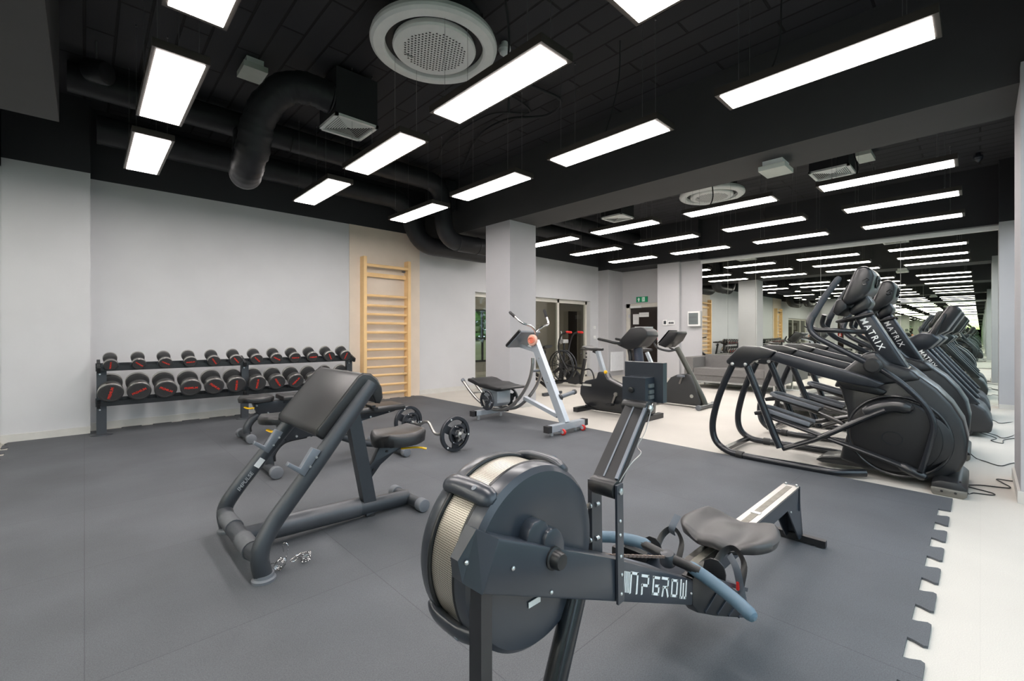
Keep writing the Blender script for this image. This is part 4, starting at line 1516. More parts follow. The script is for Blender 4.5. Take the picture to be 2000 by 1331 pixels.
for x in (3.93, 4.11):
    G().tube([(x, 5.12, .475), (x, 4.98, .36), (x, 4.80, .245), (x, 4.60, .175), (x, 4.42, .15), (x, 4.22, .185), (x, 4.05, .29), (x, 3.90, .44), (x, 3.80, .60), (x, 3.755, .76), (x, 3.75, .86)], .021, 14, sm=6).build('curved_rail', STEEL, t)
    G().cyl((x, 5.11, .47), (x, 5.145, .50), .027, n=18, bev=.004).build('rail_end_cap', MIDG, t)
G().tube([(3.93, 4.93, .325), (4.11, 4.93, .325)], .012, 10).build('rail_tie', STEEL, t)
G().tube([(3.93, 3.77, .70), (4.11, 3.77, .70)], .016, 10).build('rail_tie', MIDG, t)
G().prism([(4.36, .40), (4.36, .24), (4.42, .19), (4.60, .20), (4.66, .26), (4.68, .42)], 'x', 3.90, 4.14, .01).build('knee_carriage', SILV, t)
G().cyl((3.76, 4.45, .285), (4.28, 4.45, .285), .014, n=14).build('plate_peg', CHROME, t)
kp = [(y, z) for y, z in ((4.16, .44), (4.17, .475), (4.25, .468), (4.36, .478), (4.48, .50), (4.62, .498), (4.74, .535), (4.86, .545), (4.87, .505), (4.74, .475), (4.6, .44), (4.4, .43))]
k_ = G().prism(kp, 'x', 3.80, 4.24, .014, 3).build('knee_pad', LEA, t, ang=60)
# forearm rest, badge, handle
M_ = Matrix.Translation((4.02, 3.99, 1.09)) @ Matrix.Rotation(rad(-38), 4, 'X')
G().box((-.17, -.15, -.015), (.17, .16, .012), .006, 2, M_).build('forearm_tray', MIDG, t)
G().tube([M_ @ Vector(p) for p in ((-.17, -.14, .02), (-.17, .17, .02), (.17, .17, .02), (.17, -.14, .02))], .018, 12, fl=.03).build('tray_padding', LEA, t)
G().box((-.15, -.12, .012), (.15, .15, .03), .008, 2, M_).build('forearm_pad', mat('pad_grey', (112, 120, 128), .5), t)
G().bar((4.02, 4.04, 1.00), (4.02, 3.72, .93), .04, .04, .006, up=(1, 0, 0)).build('tray_strut', SILV, t)
bd = G().lathe([(0, .070), (-.03, .070), (-.035, .062)], (3.985, 3.79, 1.075), (1, 0, 0), 28).build('badge_housing', mat('pale_orange_plastic', (214, 168, 150), .4), t)
G().torus((3.948, 3.79, 1.075), (1, 0, 0), .05, .006, 28, 6, R2=.034).lathe([(0, .03), (-.003, .03)], (3.95, 3.79, 1.075), (1, 0, 0), 20).build('orange_emblem', ORNG, bd)
G().tube([(4.02, 3.80, 1.08), (4.02, 3.78, 1.18), (3.94, 3.78, 1.25), (3.80, 3.80, 1.28), (3.80, 3.92, 1.36), (3.80, 4.00, 1.41)], .014, 12, fl=.06).build('handle_bar', CHROME, t)
G().tube([(4.02, 3.78, 1.17), (4.10, 3.76, 1.24), (4.24, 3.76, 1.27), (4.24, 3.80, 1.36), (4.24, 3.83, 1.43)], .014, 12, fl=.05).build('handle_bar', CHROME, t)
G().tube([(3.80, 3.93, 1.365), (3.80, 4.01, 1.417)], .018, 12, rnd=True).build('handle_grip', RUBB, t)
G().tube([(4.24, 3.805, 1.37), (4.24, 3.84, 1.45)], .018, 12, rnd=True).build('handle_grip', RUBB, t)
G().cyl((4.06, 3.44, .40), (4.34, 3.44, .44), .024, n=18).build('storage_peg', MIDG, t)
G().cyl((4.04, 3.44, .395), (4.075, 3.44, .40), .045, n=22).cyl((4.33, 3.44, .438), (4.36, 3.44, .443), .03, n=20).build('peg_collar', BLK, t)
g = G()
for y, z in ((3.33, .13), (3.56, .58), (3.70, .86)):
    g.cyl((3.972, y, z), (3.982, y, z), .010, n=10)
g.build('bolts', BOLT, t)
plate('weight_plate', (3.80, 4.45, .285), .13, .028, 'black weight plate on the near peg of the silver abdominal machine', group=None, ax=(1, 0, 0))
plate('weight_plate', (4.235, 4.45, .285), .13, .028, 'black weight plate on the far peg of the silver abdominal machine', group=None, ax=(1, 0, 0))

ELB = mat('machine_shell_black', (27, 29, 32), .30, var=.04, coat=.3)
ELG = mat('machine_mast_black', (42, 46, 52), .30, .45, var=.04, coat=.2)

# ================================================================ ELLIPTICAL TRAINERS
EX = 4.75
t = thing('elliptical_trainer', 'black elliptical trainer nearest the camera, its white mast lettering fully in view', 'elliptical trainer', (EX, 0, 0), 'black elliptical trainers in the machine row')
sil = [(.40, .89), (.362, .867), (.223, .745), (.142, .64), (.081, .52), (.057, .387), (.067, .246), (.102, .154), (.182, .085), (.30, .05), (.655, .05), (.82, .093), (.80, .20), (.757, .361), (.77, .52), (.809, .676), (.843, .756), (.72, .80), (.60, .86)]
G().prism(sil, 'x', EX - .17, EX + .17, .028, 3).build('front_housing', ELB, t, ang=50)
for s_ in (-1, 1):
    X_ = EX + s_ * .17
    c_ = G().lathe([(0, .285), (.045, .285), (.062, .272), (.068, .25), (.070, .0)], (X_, .462, .362), (s_, 0, 0), 64).build('side_cover', mat('matte_black_cover', (17, 17, 19), .42, var=.05), t)
    G().torus((X_ + s_ * .071, .47, .345), (1, 0, 0), .062, .0025, 40, 6, R2=.05).build('round_emblem', ELG, c_)
    G().torus((X_ + s_ * .035, .445, .362), (1, 0, 0), .305, .012, 64, 8).build('cover_rim', ELB, t)
    # bright inner disc behind cover
    G().lathe([(0, .20), (.05, .20), (.056, .19)], (X_, .33, .36), (s_, 0, 0), 48).build('crank_disc', BLK, t)
G().prism([(.86, .70), (.80, .84), (.70, .945), (.652, .998), (.575, 1.015), (.50, .92), (.36, .875), (.30, .80), (.55, .74)], 'x', EX - .185, EX + .185, .03, 3).build('upper_shroud', ELB, t, ang=50)
G().prism([(.80, .70), (.845, .765), (.62, .75), (.50, .70), (.54, .66)], 'x', EX - .20, EX + .20, .02).build('shroud_lip', BLK, t)
# mast
G().prism([(.742, 1.305), (.560, .930), (.385, .875), (.640, 1.365)], 'x', EX - .085, EX + .085, .022, 3).build('console_mast', ELG, t)
bx_ = Vector((0, .393 - .634, .881 - 1.361)).normalized()
up_ = Vector((0, bx_.z, -bx_.y))
text('white_lettering', 'MATRIX', WLET, t, Vector((EX - .0865, .704, 1.265)) - up_ * -.012, bx_, up_, .064, .001, spacing=1.32)
text('white_lettering', 'MATRIX', WLET, t, Vector((EX + .0865, .704, 1.265)) + bx_ * .375 + up_ * .012, -bx_, up_, .064, .001, spacing=1.32)
G().prism([(.655, 1.495), (.610, 1.41), (.628, 1.362), (.742, 1.302), (.77, 1.345)], 'x', EX - .105, EX + .105, .02, 3).build('mast_collar', ELB, t)
co = G().prism([(.70, 1.695), (.641, 1.705), (.600, 1.672), (.585, 1.618), (.611, 1.495), (.665, 1.44), (.765, 1.385), (.80, 1.425)], 'x', EX - .20, EX + .20, .026, 3).build('console', ELB, t, ang=50)
G().prism([(.765, 1.41), (.76, 1.365), (.83, 1.30), (.865, 1.335), (.84, 1.43), (.81, 1.45)], 'x', EX - .19, EX + .19, .015).build('console_tray', BLK, co)
sn = Vector((.70 - .80, 1.695 - 1.425))
g = G()
g.bar((EX, .712, 1.675), (EX, .805, 1.435), .006, .33, 0, up=(1, 0, 0))
g.build('console_screen', SCREEN, co)
g = G()
for s_ in (-1, 1):
    g.tube([(EX + s_ * .01, .585, 1.60), (EX + s_ * .035, .583, 1.625), (EX + s_ * .055, .582, 1.60), (EX + s_ * .055, .590, 1.56), (EX + s_ * .02, .598, 1.535)], .006, 8, sm=3)
g.build('crest_emblem', mat('dark_emblem', (20, 21, 23), .2), co)
for s_ in (-1, 1):
    g = G()
    g.tube([(EX + s_ * .2015, .66, 1.58), (EX + s_ * .2015, .632, 1.60), (EX + s_ * .2015, .615, 1.585), (EX + s_ * .2015, .635, 1.575), (EX + s_ * .2015, .625, 1.555), (EX + s_ * .2015, .65, 1.548), (EX + s_ * .2015, .662, 1.56)], .004, 8)
    g.build('side_emblem', mat('dark_emblem', (20, 21, 23), .2), co)
for s_ in (-1, 1):
    X_ = EX + s_ * .33
    Xi = EX + s_ * .27
    # rear hood and long side rail
    G().prism([(1.66, .90), (1.655, .875), (1.60, .845), (1.527, .838), (1.478, .848), (1.42, .905), (1.37, .925), (1.30, .93), (1.243, .998), (1.37, 1.035), (1.505, 1.043), (1.56, 1.02)], 'x', X_ - .045, X_ + .045, .014, 3).build('rear_hood', ELB, t, ang=50)
    G().prism([(1.30, .922), (1.151, .876), (.947, .808), (.759, .760), (.55, .735), (.50, .77), (.60, .815), (.699, .848), (1.00, .93), (1.243, .996)], 'x', X_ - .030, X_ + .030, .014, 3).build('side_rail', ELG, t, ang=50)
    g = G()
    for y, z in ((1.60, .872), (1.487, .872)):
        g.lathe([(-.05, .016), (.047, .016), (.052, .012), (.055, 0)], (X_, y, z), (s_, 0, 0), 16)
    g.build('hood_bolts', BOLT, t)
    # rear loop down to the floor and forward
    P = [(X_, 1.61, .87), (X_, 1.70, .66), (X_, 1.765, .46), (X_ + s_ * .0, 1.80, .26), (X_ + s_ * .0, 1.77, .12), (X_ + s_ * .01, 1.66, .045), (X_ + s_ * .05, 1.48, .034), (X_ + s_ * .05, 1.05, .034), (X_ + s_ * .03, .80, .034), (X_ - s_ * .07, .63, .045)]
    G().tube(P, .030, 16, sm=7).build('loop_tube', TUBEB, t)
    g = G()
    g.cyl((X_ + s_ * .04, 1.56, .036), (X_ + s_ * .048, 1.50, .035), .036, n=18)
    g.build('tube_joint', BLK, t)
    # swinging link and pedal link
    ph = 0 if s_ < 0 else .14
    G().tube([(X_, 1.487, .86), (X_, 1.37, .55), (X_, 1.27, .28), (X_, 1.215, .15 + ph)], .030, 14, sm=5, up=(1, 0, 0), rz=.030).build('swing_link', TUBEB, t)
    G().tube([(X_ - s_ * .03, 1.20, .14 + ph), (X_ - s_ * .03, .95, .27 + ph * .6), (X_ - s_ * .02, .70, .44), (X_ - s_ * .01, .56, .535), (X_ - s_ * .01, .50, .57)], .022, 12, sm=5, up=(1, 0, 0), rz=.034).build('pedal_link', ELB, t)
    G().tube([(X_ - s_ * .04, .60, .545), (X_ - s_ * .04, .53, .585), (X_ - s_ * .04, .45, .605), (X_ - s_ * .04, .39, .60)], .050, 18, sm=4, rnd=True).build('joint_cover', ELB, t)
    G().tube([(EX + s_ * .20, .44, .60), (X_, .44, .60)], .02, 10).build('joint_axle', BLK, t)
    # pedal rail and footplate
    dz = 0 if s_ < 0 else .10
    G().tube([(Xi, .312, .105), (Xi, .43, .155), (Xi, .87, .281 + dz * .5), (Xi, 1.33, .405 + dz)], .020, 12, sm=5, up=(1, 0, 0), rz=.030).build('pedal_rail', ELB, t)
    G().tube([(Xi, .30, .10), (Xi, .40, .143)], .034, 14, rnd=True).build('crank_end', ELB, t)
    M_ = Matrix.Translation((EX + s_ * .15, 1.20, .40 + dz)) @ Matrix.Rotation(rad(14), 4, 'X')
    fp = G().prism([(-.085, -.19), (.085, -.19), (.105, -.05), (.105, .15), (.06, .20), (-.06, .20), (-.105, .15), (-.105, -.05)], 'z', -.02, .012, .008)
    bmesh.ops.transform(fp.bm, matrix=M_, verts=fp.bm.verts[:])
    fp.build('footplate', BLK, t)
    fp = G().prism([(-.085, -.19), (-.095, .14), (-.06, .205), (.06, .205), (.095, .14), (.085, -.19), (.10, -.19), (.115, .15), (.07, .225), (-.07, .225), (-.115, .15), (-.10, -.19)], 'z', .0, .035, .004)
    bmesh.ops.transform(fp.bm, matrix=M_, verts=fp.bm.verts[:])
    fp.build('footplate_rim', GREYR, t)
    G().prism([(1.33, .415 + dz), (1.40, .40 + dz), (1.46, .39 + dz), (1.47, .42 + dz), (1.42, .435 + dz), (1.36, .445 + dz)], 'x', EX + s_ * .15 - .06, EX + s_ * .15 + .06, .006).build('pedal_tail', BLK, t)
    # curved actuator bar and moving arm
    G().tube([(X_ + s_ * .0, .56, .90), (X_ + s_ * .01, .46, .83), (X_ + s_ * .015, .36, .735), (X_ + s_ * .015, .27, .62), (X_ + s_ * .01, .232, .50), (X_, .25, .37), (X_ - s_ * .03, .30, .14)], .021, 12, sm=6).build('curved_bar', TUBEB, t)
    G().lathe([(-.16, .03), (-.02, .05), (.0, .060), (.035, .058), (.048, .045), (.05, 0)], (X_, .575, .905), (s_, 0, 0), 28).build('pivot_cap', BLK, t)
    G().tube([(X_ + s_ * .02, .60, .925), (X_ + s_ * .02, .64, .945), (X_, .95, 1.125), (X_ - s_ * .02, 1.005, 1.20), (X_ - s_ * .03, .97, 1.31)], .0225, 12, fl=.09).build('moving_arm', ELG, t)
    G().tube([(X_ - s_ * .03, .975, 1.30), (X_ - s_ * .04, .90, 1.45), (X_ - s_ * .045, .805, 1.60)], .025, 14, sm=4, rnd=True).build('arm_grip', mat('grey_foam_grip', (56, 61, 68), .6), t)
    G().tube([(EX + s_ * .08, .66, 1.17), (EX + s_ * .20, .72, 1.17), (EX + s_ * .25, .82, 1.18), (EX + s_ * .25, .98, 1.185), (EX + s_ * .25, 1.03, 1.24), (EX + s_ * .22, 1.0, 1.33)], .020, 12, fl=.06).build('fixed_handle', ELB, t)
G().tube([(EX - .10, .60, 1.32), (EX - .10, .80, 1.27), (EX, .86, 1.26), (EX + .10, .80, 1.27), (EX + .10, .60, 1.32)], .014, 10, sm=5).build('bottle_holder', BLK, t)
G().bar((EX - .33, 1.70, .045), (EX + .33, 1.70, .045), .05, .03, .008).build('rear_cross_bar', TUBEB, t)
G().prism([(.62, .05), (.95, .035), (1.0, .05), (.95, .09), (.62, .16)], 'x', EX - .12, EX + .12, .01).build('lower_fairing', ELB, t)
ft = G().prism([(.06, .02), (.075, .0), (.225, .0), (.245, .02), (.245, .085), (.20, .105), (.10, .105), (.06, .07)], 'x', EX - .33, EX + .33, .012).build('front_foot', BLK, t)
G().prism([(.062, .02), (.08, .002), (.235, .002), (.247, .02), (.247, .055), (.062, .055)], 'x', EX - .345, EX - .325, .004).build('foot_end_plate', mat('worn_steel_plate', (120, 118, 112), .4, .6), ft)
g = G()
for y in (.12, .19):
    g.cyl((EX - .346, y, .035), (EX - .349, y, .035), .008, n=10)
g.build('foot_screws', BLK, ft)
dup(t, (6.10, 0, 0), 'black elliptical trainer second in the row, partly hidden by the first')

# ================================================================ TREADMILLS
TX = 7.58
t = thing('treadmill', 'black treadmill next to the ellipticals with silvery upright bars', 'treadmill', (TX, 0, 0), 'black treadmills in the machine row')
G().prism([(.12, .03), (-.085, .06), (-.10, .175), (-.045, .31), (.05, .385), (.16, .38), (.42, .27), (.48, .20), (.48, .05)], 'x', TX - .38, TX + .38, .03, 3).build('motor_hood', mat('treadmill_hood', (52, 52, 53), .45, .1), t, ang=50)
for s_ in (-1, 1):
    G().cyl((TX + s_ * .30, .10, .045), (TX + s_ * .38, .10, .045), .044, n=24, bev=.004).build('transport_wheel', BLK, t)
    G().prism([(.45, .10), (.45, .19), (2.0, .155), (2.05, .12), (2.0, .08)], 'x', TX + s_ * .31, TX + s_ * .40, .01).build('side_deck', ELB, t)
    G().bar((TX + s_ * .345, .45, .196), (TX + s_ * .345, 1.95, .163), .05, .006, .001).build('deck_strip', ALU, t)
    G().prism([(.530, .965), (.10, .355), (-.005, .37), (.440, .975)], 'x', TX + s_ * .33 - .05, TX + s_ * .33 + .05, .016, 3).build('upright_bar', ELG, t)
    G().tube([(TX + s_ * .36, .56, 1.02), (TX + s_ * .37, .80, 1.0), (TX + s_ * .37, 1.05, .955)], .024, 12, sm=4, rnd=True).build('hand_rail', BLK, t)
    g = G()
    for y, z in ((1.85, .06), (.6, .07)):
        g.cyl((TX + s_ * .33, y, 0), (TX + s_ * .33, y, z + .05), .025, n=14)
    g.build('levelling_feet', RUBB, t)
G().prism([(.45, .11), (.45, .168), (1.98, .15), (2.06, .12), (1.98, .09)], 'x', TX - .31, TX + .31, .01).build('running_belt', mat('running_belt', (38, 38, 39), .7, var=.1), t)
G().tube([(TX - .40, 2.0, .125), (TX + .40, 2.0, .125)], .058, 18, up=(0, 0, 1), rz=.045, rnd=False).build('rear_roller_cover', BLK, t)
cb = G().prism([(.575, .955), (.70, 1.03), (.66, 1.07), (.486, 1.168), (.387, 1.155), (.325, 1.09), (.43, .965)], 'x', TX - .39, TX + .39, .02, 3).build('console_bridge', ELG, t, ang=50)
co = G().prism([(.45, 1.16), (.40, 1.23), (.255, 1.495), (.18, 1.475), (.145, 1.43), (.275, 1.19), (.38, 1.12)], 'x', TX - .26, TX + .26, .022, 3).build('display_console', ELB, t, ang=50)
G().bar((TX, .418, 1.225), (TX, .278, 1.47), .006, .44, 0, up=(1, 0, 0)).build('display_screen', SCREEN, co)
for s_ in (-1, 1):
    G().prism([(.45, 1.10), (.41, 1.17), (.30, 1.40), (.27, 1.385), (.36, 1.14)], 'x', TX + s_ * .30 - .012, TX + s_ * .30 + .012, .008).build('console_ear', ELB, co)
bx_ = Vector((0, -.43, -.61)).normalized()
up_ = Vector((0, bx_.z, -bx_.y))
text('white_lettering', 'MATRIX', WLET, t, Vector((TX - .3815, .512, .945)), bx_, up_, .060, .001, spacing=1.1)
dup(t, (9.0, 0, 0), 'black treadmill closest to the mirror wall')

# ================================================================ UPRIGHT EXERCISE BIKES
BX = 5.50
t = thing('upright_exercise_bike', 'black upright bike with silver seat post behind the rower monitor', 'exercise bike', (BX, 3.65, 0))
G().prism([(4.20, .24), (4.19, .36), (4.10, .45), (3.90, .50), (3.875, .58), (3.86, .60), (3.75, .60), (3.70, .51), (3.40, .40), (3.10, .37), (3.00, .28), (3.02, .08), (3.30, .05), (3.88, .05), (4.10, .10)], 'x', BX - .07, BX + .07, .02, 3).build('drive_housing', ELB, t, ang=50)
G().box((BX - .073, 3.98, .375), (BX - .069, 4.14, .405)).build('pale_badge', mat('pale_badge', (180, 180, 172), .4), t)
G().bar((BX, 4.12, .055), (BX, 3.05, .055), .07, .06, .01).build('base_beam', BLK, t)
for y in (4.13, 3.05):
    G().box((BX - .26, y - .04, .0), (BX + .26, y + .04, .065), .012).build('stabiliser_foot', BLK, t)
G().bar((BX, 3.79, .55), (BX, 3.915, .90), .05, .065, .008, up=(1, 0, 0)).build('seat_post', SILV, t)
def saddle(cx, cy, z, L=.26, W=.13, fwd=-1):
    g = G()
    sec = [(-.5, .95), (-.42, 1.0), (-.25, .95), (-.05, .6), (.15, .32), (.35, .22), (.5, .16)]
    R = []
    for u, wv in sec:
        y = cy + fwd * u * L
        hh = .028 if u < .3 else .02
        R.append([Vector((cx + cos(a) * W * wv, y, z + sin(a) * hh + .012 * abs(cos(a)) * (u < -.2) + .02 * (u < -.3))) for a in [2 * pi * j / 16 for j in range(16)]])
    g.rings(R)
    return g
saddle(BX, 3.97, .925, .29, .13).build('saddle', LEA, t, ang=70)
G().bar((BX, 3.93, .88), (BX, 3.99, .90), .05, .04, .006).build('saddle_clamp', BLK, t)
G().ball((BX - .055, 3.74, .60), .027).build('yellow_adjuster_knob', YEL, t)
G().tube([(BX + .0, 3.20, .30), (BX, 3.22, .70), (BX, 3.26, 1.02)], .055, 18, sm=4, up=(1, 0, 0), rz=.075).build('console_mast', mat('blue_black_mast', (48, 52, 66), .4), t)
G().tube([(BX - .06, 3.36, .45), (BX - .06, 3.33, .80), (BX - .04, 3.38, 1.0)], .026, 12, sm=4).build('side_stay', BLK, t)
G().prism([(3.50, 1.00), (3.42, 1.10), (3.28, 1.235), (3.12, 1.245), (3.04, 1.20), (3.02, 1.12), (3.15, .98), (3.32, .93)], 'x', BX - .15, BX + .15, .02, 3).build('console', BLK, t, ang=50)
G().box((BX - .10, 3.08, 1.225), (BX + .10, 3.24, 1.25), .006).build('pale_console_top', mat('pale_grey_tray', (176, 178, 176), .4), t)
for s_ in (-1, 1):
    G().tube([(BX + s_ * .08, 3.38, 1.02), (BX + s_ * .20, 3.48, 1.03), (BX + s_ * .22, 3.62, 1.06), (BX + s_ * .22, 3.74, 1.08)], .022, 12, sm=5, rnd=True).build('handlebar', BLK, t)
    a = rad(200 + 90 + (180 if s_ > 0 else 0))
    c = Vector((BX + s_ * .085, 3.55, .30))
    e = c + Vector((0, cos(a) * .15, sin(a) * .15))
    G().lathe([(0, .03), (.02, .03)], c - Vector((s_ * .01, 0, 0)), (s_, 0, 0), 18).bar(c + Vector((s_ * .01, 0, 0)), e + Vector((s_ * .01, 0, 0)), .012, .026, .003).build('crank', STEEL, t)
    G().box(e + Vector((s_ * .02, -.045, -.014)), e + Vector((s_ * .11, .045, .014)), .006).build('pedal', BLK, t)

BX = 6.92
t = thing('upright_exercise_bike', 'black upright bike with slanted mast standing in front of the grey sofa', 'exercise bike', (BX, 3.4, 0))
G().prism([(3.62, .035), (3.61, .14), (3.55, .33), (3.46, .45), (3.36, .50), (3.20, .53), (3.13, .51), (3.05, .33), (2.97, .10), (2.97, .035)], 'x', BX - .075, BX + .075, .02, 3).build('drive_housing', mat('dark_bike_shell', (54, 55, 56), .45), t, ang=50)
o_ = G().lathe([(0, .028), (.003, .028)], (BX - .0745, 3.11, .18), (-1, 0, 0), 24).build('oval_badge', mat('pale_oval', (170, 172, 164), .4), t)
G().tube([(BX, 3.385, .93), (BX, 3.18, .56), (BX, 2.99, .20), (BX, 2.93, .06)], .040, 16, sm=4, up=(1, 0, 0), rz=.055).build('slanted_mast', mat('olive_black_mast', (62, 64, 58), .35, .3), t)
for y in (2.92, 3.66):
    G().tube([(BX - .26, y, .042), (BX + .26, y, .042)], .032, 14).build('stabiliser_tube', ELB, t)
    for s_ in (-1, 1):
        G().cyl((BX + s_ * .25, y, .042), (BX + s_ * .285, y, .042), .040, n=20, bev=.005).build('end_cap', GREYR, t)
G().prism([(3.63, .975), (3.61, 1.0), (3.44, 1.195), (3.30, 1.195), (3.29, 1.16), (3.36, 1.04), (3.50, .93)], 'x', BX - .17, BX + .17, .012).build('console', BLK, t, ang=50)
G().bar((BX, 3.645, .995), (BX, 3.452, 1.21), .006, .30, 0, up=(1, 0, 0)).build('console_screen', SCREEN, t)
for s_ in (-1, 1):
    G().tube([(BX + s_ * .04, 3.38, .90), (BX + s_ * .14, 3.46, .88), (BX + s_ * .20, 3.60, .92), (BX + s_ * .20, 3.67, 1.0), (BX + s_ * .20, 3.64, 1.08)], .018, 12, sm=5, rnd=True).build('handlebar', ELB, t)
    c = Vector((BX + s_ * .09, 3.30, .36))
    e = c + Vector((0, .05 * s_, .13 * -s_))
    G().bar(c, e, .012, .026, .003).build('crank', STEEL, t)
    G().box(e + Vector((s_ * .01, -.045, -.014)), e + Vector((s_ * .10, .045, .014)), .006).build('pedal', GREYR, t)
G().bar((BX, 3.58, .12), (BX, 3.92, .84), .05, .05, .008, up=(1, 0, 0)).build('seat_post', SILV, t)
saddle(BX, 3.97, .885, .29, .13).build('saddle', LEA, t, ang=70)

# ================================================================ AIR BIKE by the glass front
AX = 7.78
t = thing('air_bike', 'black air bike with big spoked fan cage in front of the glass doors', 'exercise bike', (AX, 6.2, 0))
c = Vector((AX, 6.51, .43))
g = G()
for s_ in (-1, 1):
    for r in (.34, .25, .16, .07):
        g.torus(c + Vector((s_ * (.085 if r < .3 else .06), 0, 0)), (1, 0, 0), r, .009 if r > .3 else .0035, 48, 6)
    for k in range(20):
        a = k * pi / 10
        g.tube([c + Vector((s_ * .06, cos(a) * .34, sin(a) * .34)), c + Vector((s_ * .085, cos(a) * .22, sin(a) * .22)), c + Vector((s_ * .09, cos(a) * .05, sin(a) * .05))], .0035, 6)
g.build('fan_cage', BLK, t)
g = G()
for k in range(8):
    a = k * pi / 4 + .2
    M_ = Matrix.Translation(c) @ Matrix.Rotation(a, 4, 'X') @ Matrix.Rotation(.5, 4, 'Y')
    g.box((-.045, .05, -.003), (.045, .30, .003), mtx=Matrix.Translation(c) @ Matrix.Rotation(a, 4, 'X') @ Matrix.Rotation(rad(25), 4, 'Y'))
g.cyl(c - Vector((.06, 0, 0)), c + Vector((.06, 0, 0)), .05, n=20)
g.build('fan_blades', mat('fan_grey', (70, 71, 72), .5), t)
g = G()
for s_ in (-1, 1):
    g.torus(c + Vector((s_ * .05, -.02, 0)), (1, 0, 0), .352, .012, 40, 6)
g.build('wheel_guard', CHAR, t)
G().tube([(AX, 6.73, .06), (AX, 6.55, .10), (AX, 6.10, .10), (AX, 5.75, .06)], .03, 12, sm=3).build('base_tube', BLK, t)
for y in (6.74, 5.74):
    G().tube([(AX - .28, y, .035), (AX + .28, y, .035)], .03, 12).build('stabiliser_tube', BLK, t)
G().tube([(AX, 6.50, .10), (AX, 6.46, .50), (AX, 6.45, .98)], .024, 12, sm=3).build('front_post', BLK, t)
G().prism([(6.30, .06), (6.38, .20), (6.30, .34), (6.12, .36), (6.00, .26), (5.98, .10), (6.1, .05)], 'x', AX - .05, AX + .05, .015).build('chain_case', ELB, t)
G().bar((AX, 5.98, .12), (AX, 5.87, .62), .05, .06, .008, up=(1, 0, 0)).build('seat_tube', BLK, t)
G().bar((AX, 5.875, .60), (AX, 5.855, .80), .032, .04, .005, up=(1, 0, 0)).build('seat_post', STEEL, t)
saddle(AX, 5.86, .825, .24, .11, 1).build('saddle', LEA, t, ang=70)
G().tube([(AX, 6.44, .47), (AX, 6.15, .42), (AX, 5.94, .40)], .026, 12, sm=3).build('top_tube', BLK, t)
G().tube([(AX, 5.95, .36), (AX, 5.74, .40), (AX, 5.64, .25), (AX, 5.66, .06)], .016, 10, sm=5).build('rear_hoop', BLK, t)
for s_ in (-1, 1):
    X_ = AX + s_ * .20
    G().tube([(AX + s_ * .09, 6.22, .28), (AX + s_ * .16, 6.44, .70), (X_, 6.44, .95), (X_, 6.34, 1.15), (X_, 6.18, 1.20)], .018, 10, sm=6).build('moving_arm', BLK, t)
    G().tube([(X_, 6.21, 1.195), (X_, 6.09, 1.185)], .024, 12, rnd=True).build('red_handle_tip', RED, t)
    G().tube([(X_, 6.30, 1.165), (X_, 6.21, 1.195)], .022, 12).build('grip', RUBB, t)
    e = Vector((AX + s_ * .10, 6.13 + s_ * .09, .22 - s_ * .12))
    G().bar((AX + s_ * .07, 6.13, .22), e, .012, .024, .003).build('crank', STEEL, t)
    G().box(e + Vector((s_ * .0, -.04, -.012)), e + Vector((s_ * .09, .04, .012)), .005).build('pedal', BLK, t)
G().box((AX - .09, 6.40, .95), (AX + .09, 6.52, 1.03), .012).build('console', mat('silver_console', (150, 152, 150), .4), t)
g = G()
for y, z in ((5.80, .74), (5.93, .72), (5.80, .66)):
    g.ball((AX - .05, y, z), .02)
g.build('adjuster_knobs', BLK, t)

# spin bike half hidden behind the column side
SX = 6.36
t = thing('spin_bike', 'black spin bike mostly hidden behind the silver abdominal machine', 'exercise bike', (SX, 5.75, 0))
for y in (5.56, 6.45):
    G().bar((SX - .26, y, .035), (SX + .26, y, .035), .05, .05, .01).build('stabiliser_bar', CHAR, t)
G().lathe([(-.02, .05), (-.022, .20), (-.012, .225), (.012, .225), (.022, .20), (.02, .05)], (SX, 6.35, .32), (1, 0, 0), 36).build('flywheel', STEEL, t)
G().tube([(SX, 5.56, .05), (SX, 5.80, .30), (SX, 6.0, .38), (SX, 6.35, .62), (SX, 6.42, .80)], .034, 12, sm=4).build('main_frame', BLK, t)
G().bar((SX, 5.86, .30), (SX, 5.76, .85), .045, .05, .008, up=(1, 0, 0)).build('seat_post', BLK, t)
G().bar((SX, 6.38, .65), (SX, 6.40, 1.0), .045, .05, .008, up=(1, 0, 0)).build('handlebar_post', BLK, t)
saddle(SX, 5.78, .89, .26, .12, 1).build('saddle', LEA, t, ang=70)
G().bar((SX, 5.82, .80), (SX, 5.74, .80), .06, .03, .005).build('saddle_slider', BLK, t)
for s_ in (-1, 1):
    G().tube([(SX, 6.40, 1.0), (SX + s_ * .18, 6.38, 1.02), (SX + s_ * .20, 6.22, 1.05)], .017, 10, fl=.05, rnd=True).build('handlebar', BLK, t)
    e = Vector((SX + s_ * .09, 6.02 + s_ * .06, .30 + s_ * .14))
    G().bar((SX + s_ * .06, 6.02, .30), e, .012, .024, .003).box(e + Vector((0, -.04, -.012)), e + Vector((s_ * .09, .04, .012)), .005).build('pedal_crank', STEEL, t)
G().tube([(SX, 6.02, .30), (SX, 5.80, .20), (SX, 5.58, .08)], .028, 12, sm=3).build('rear_stay', BLK, t)

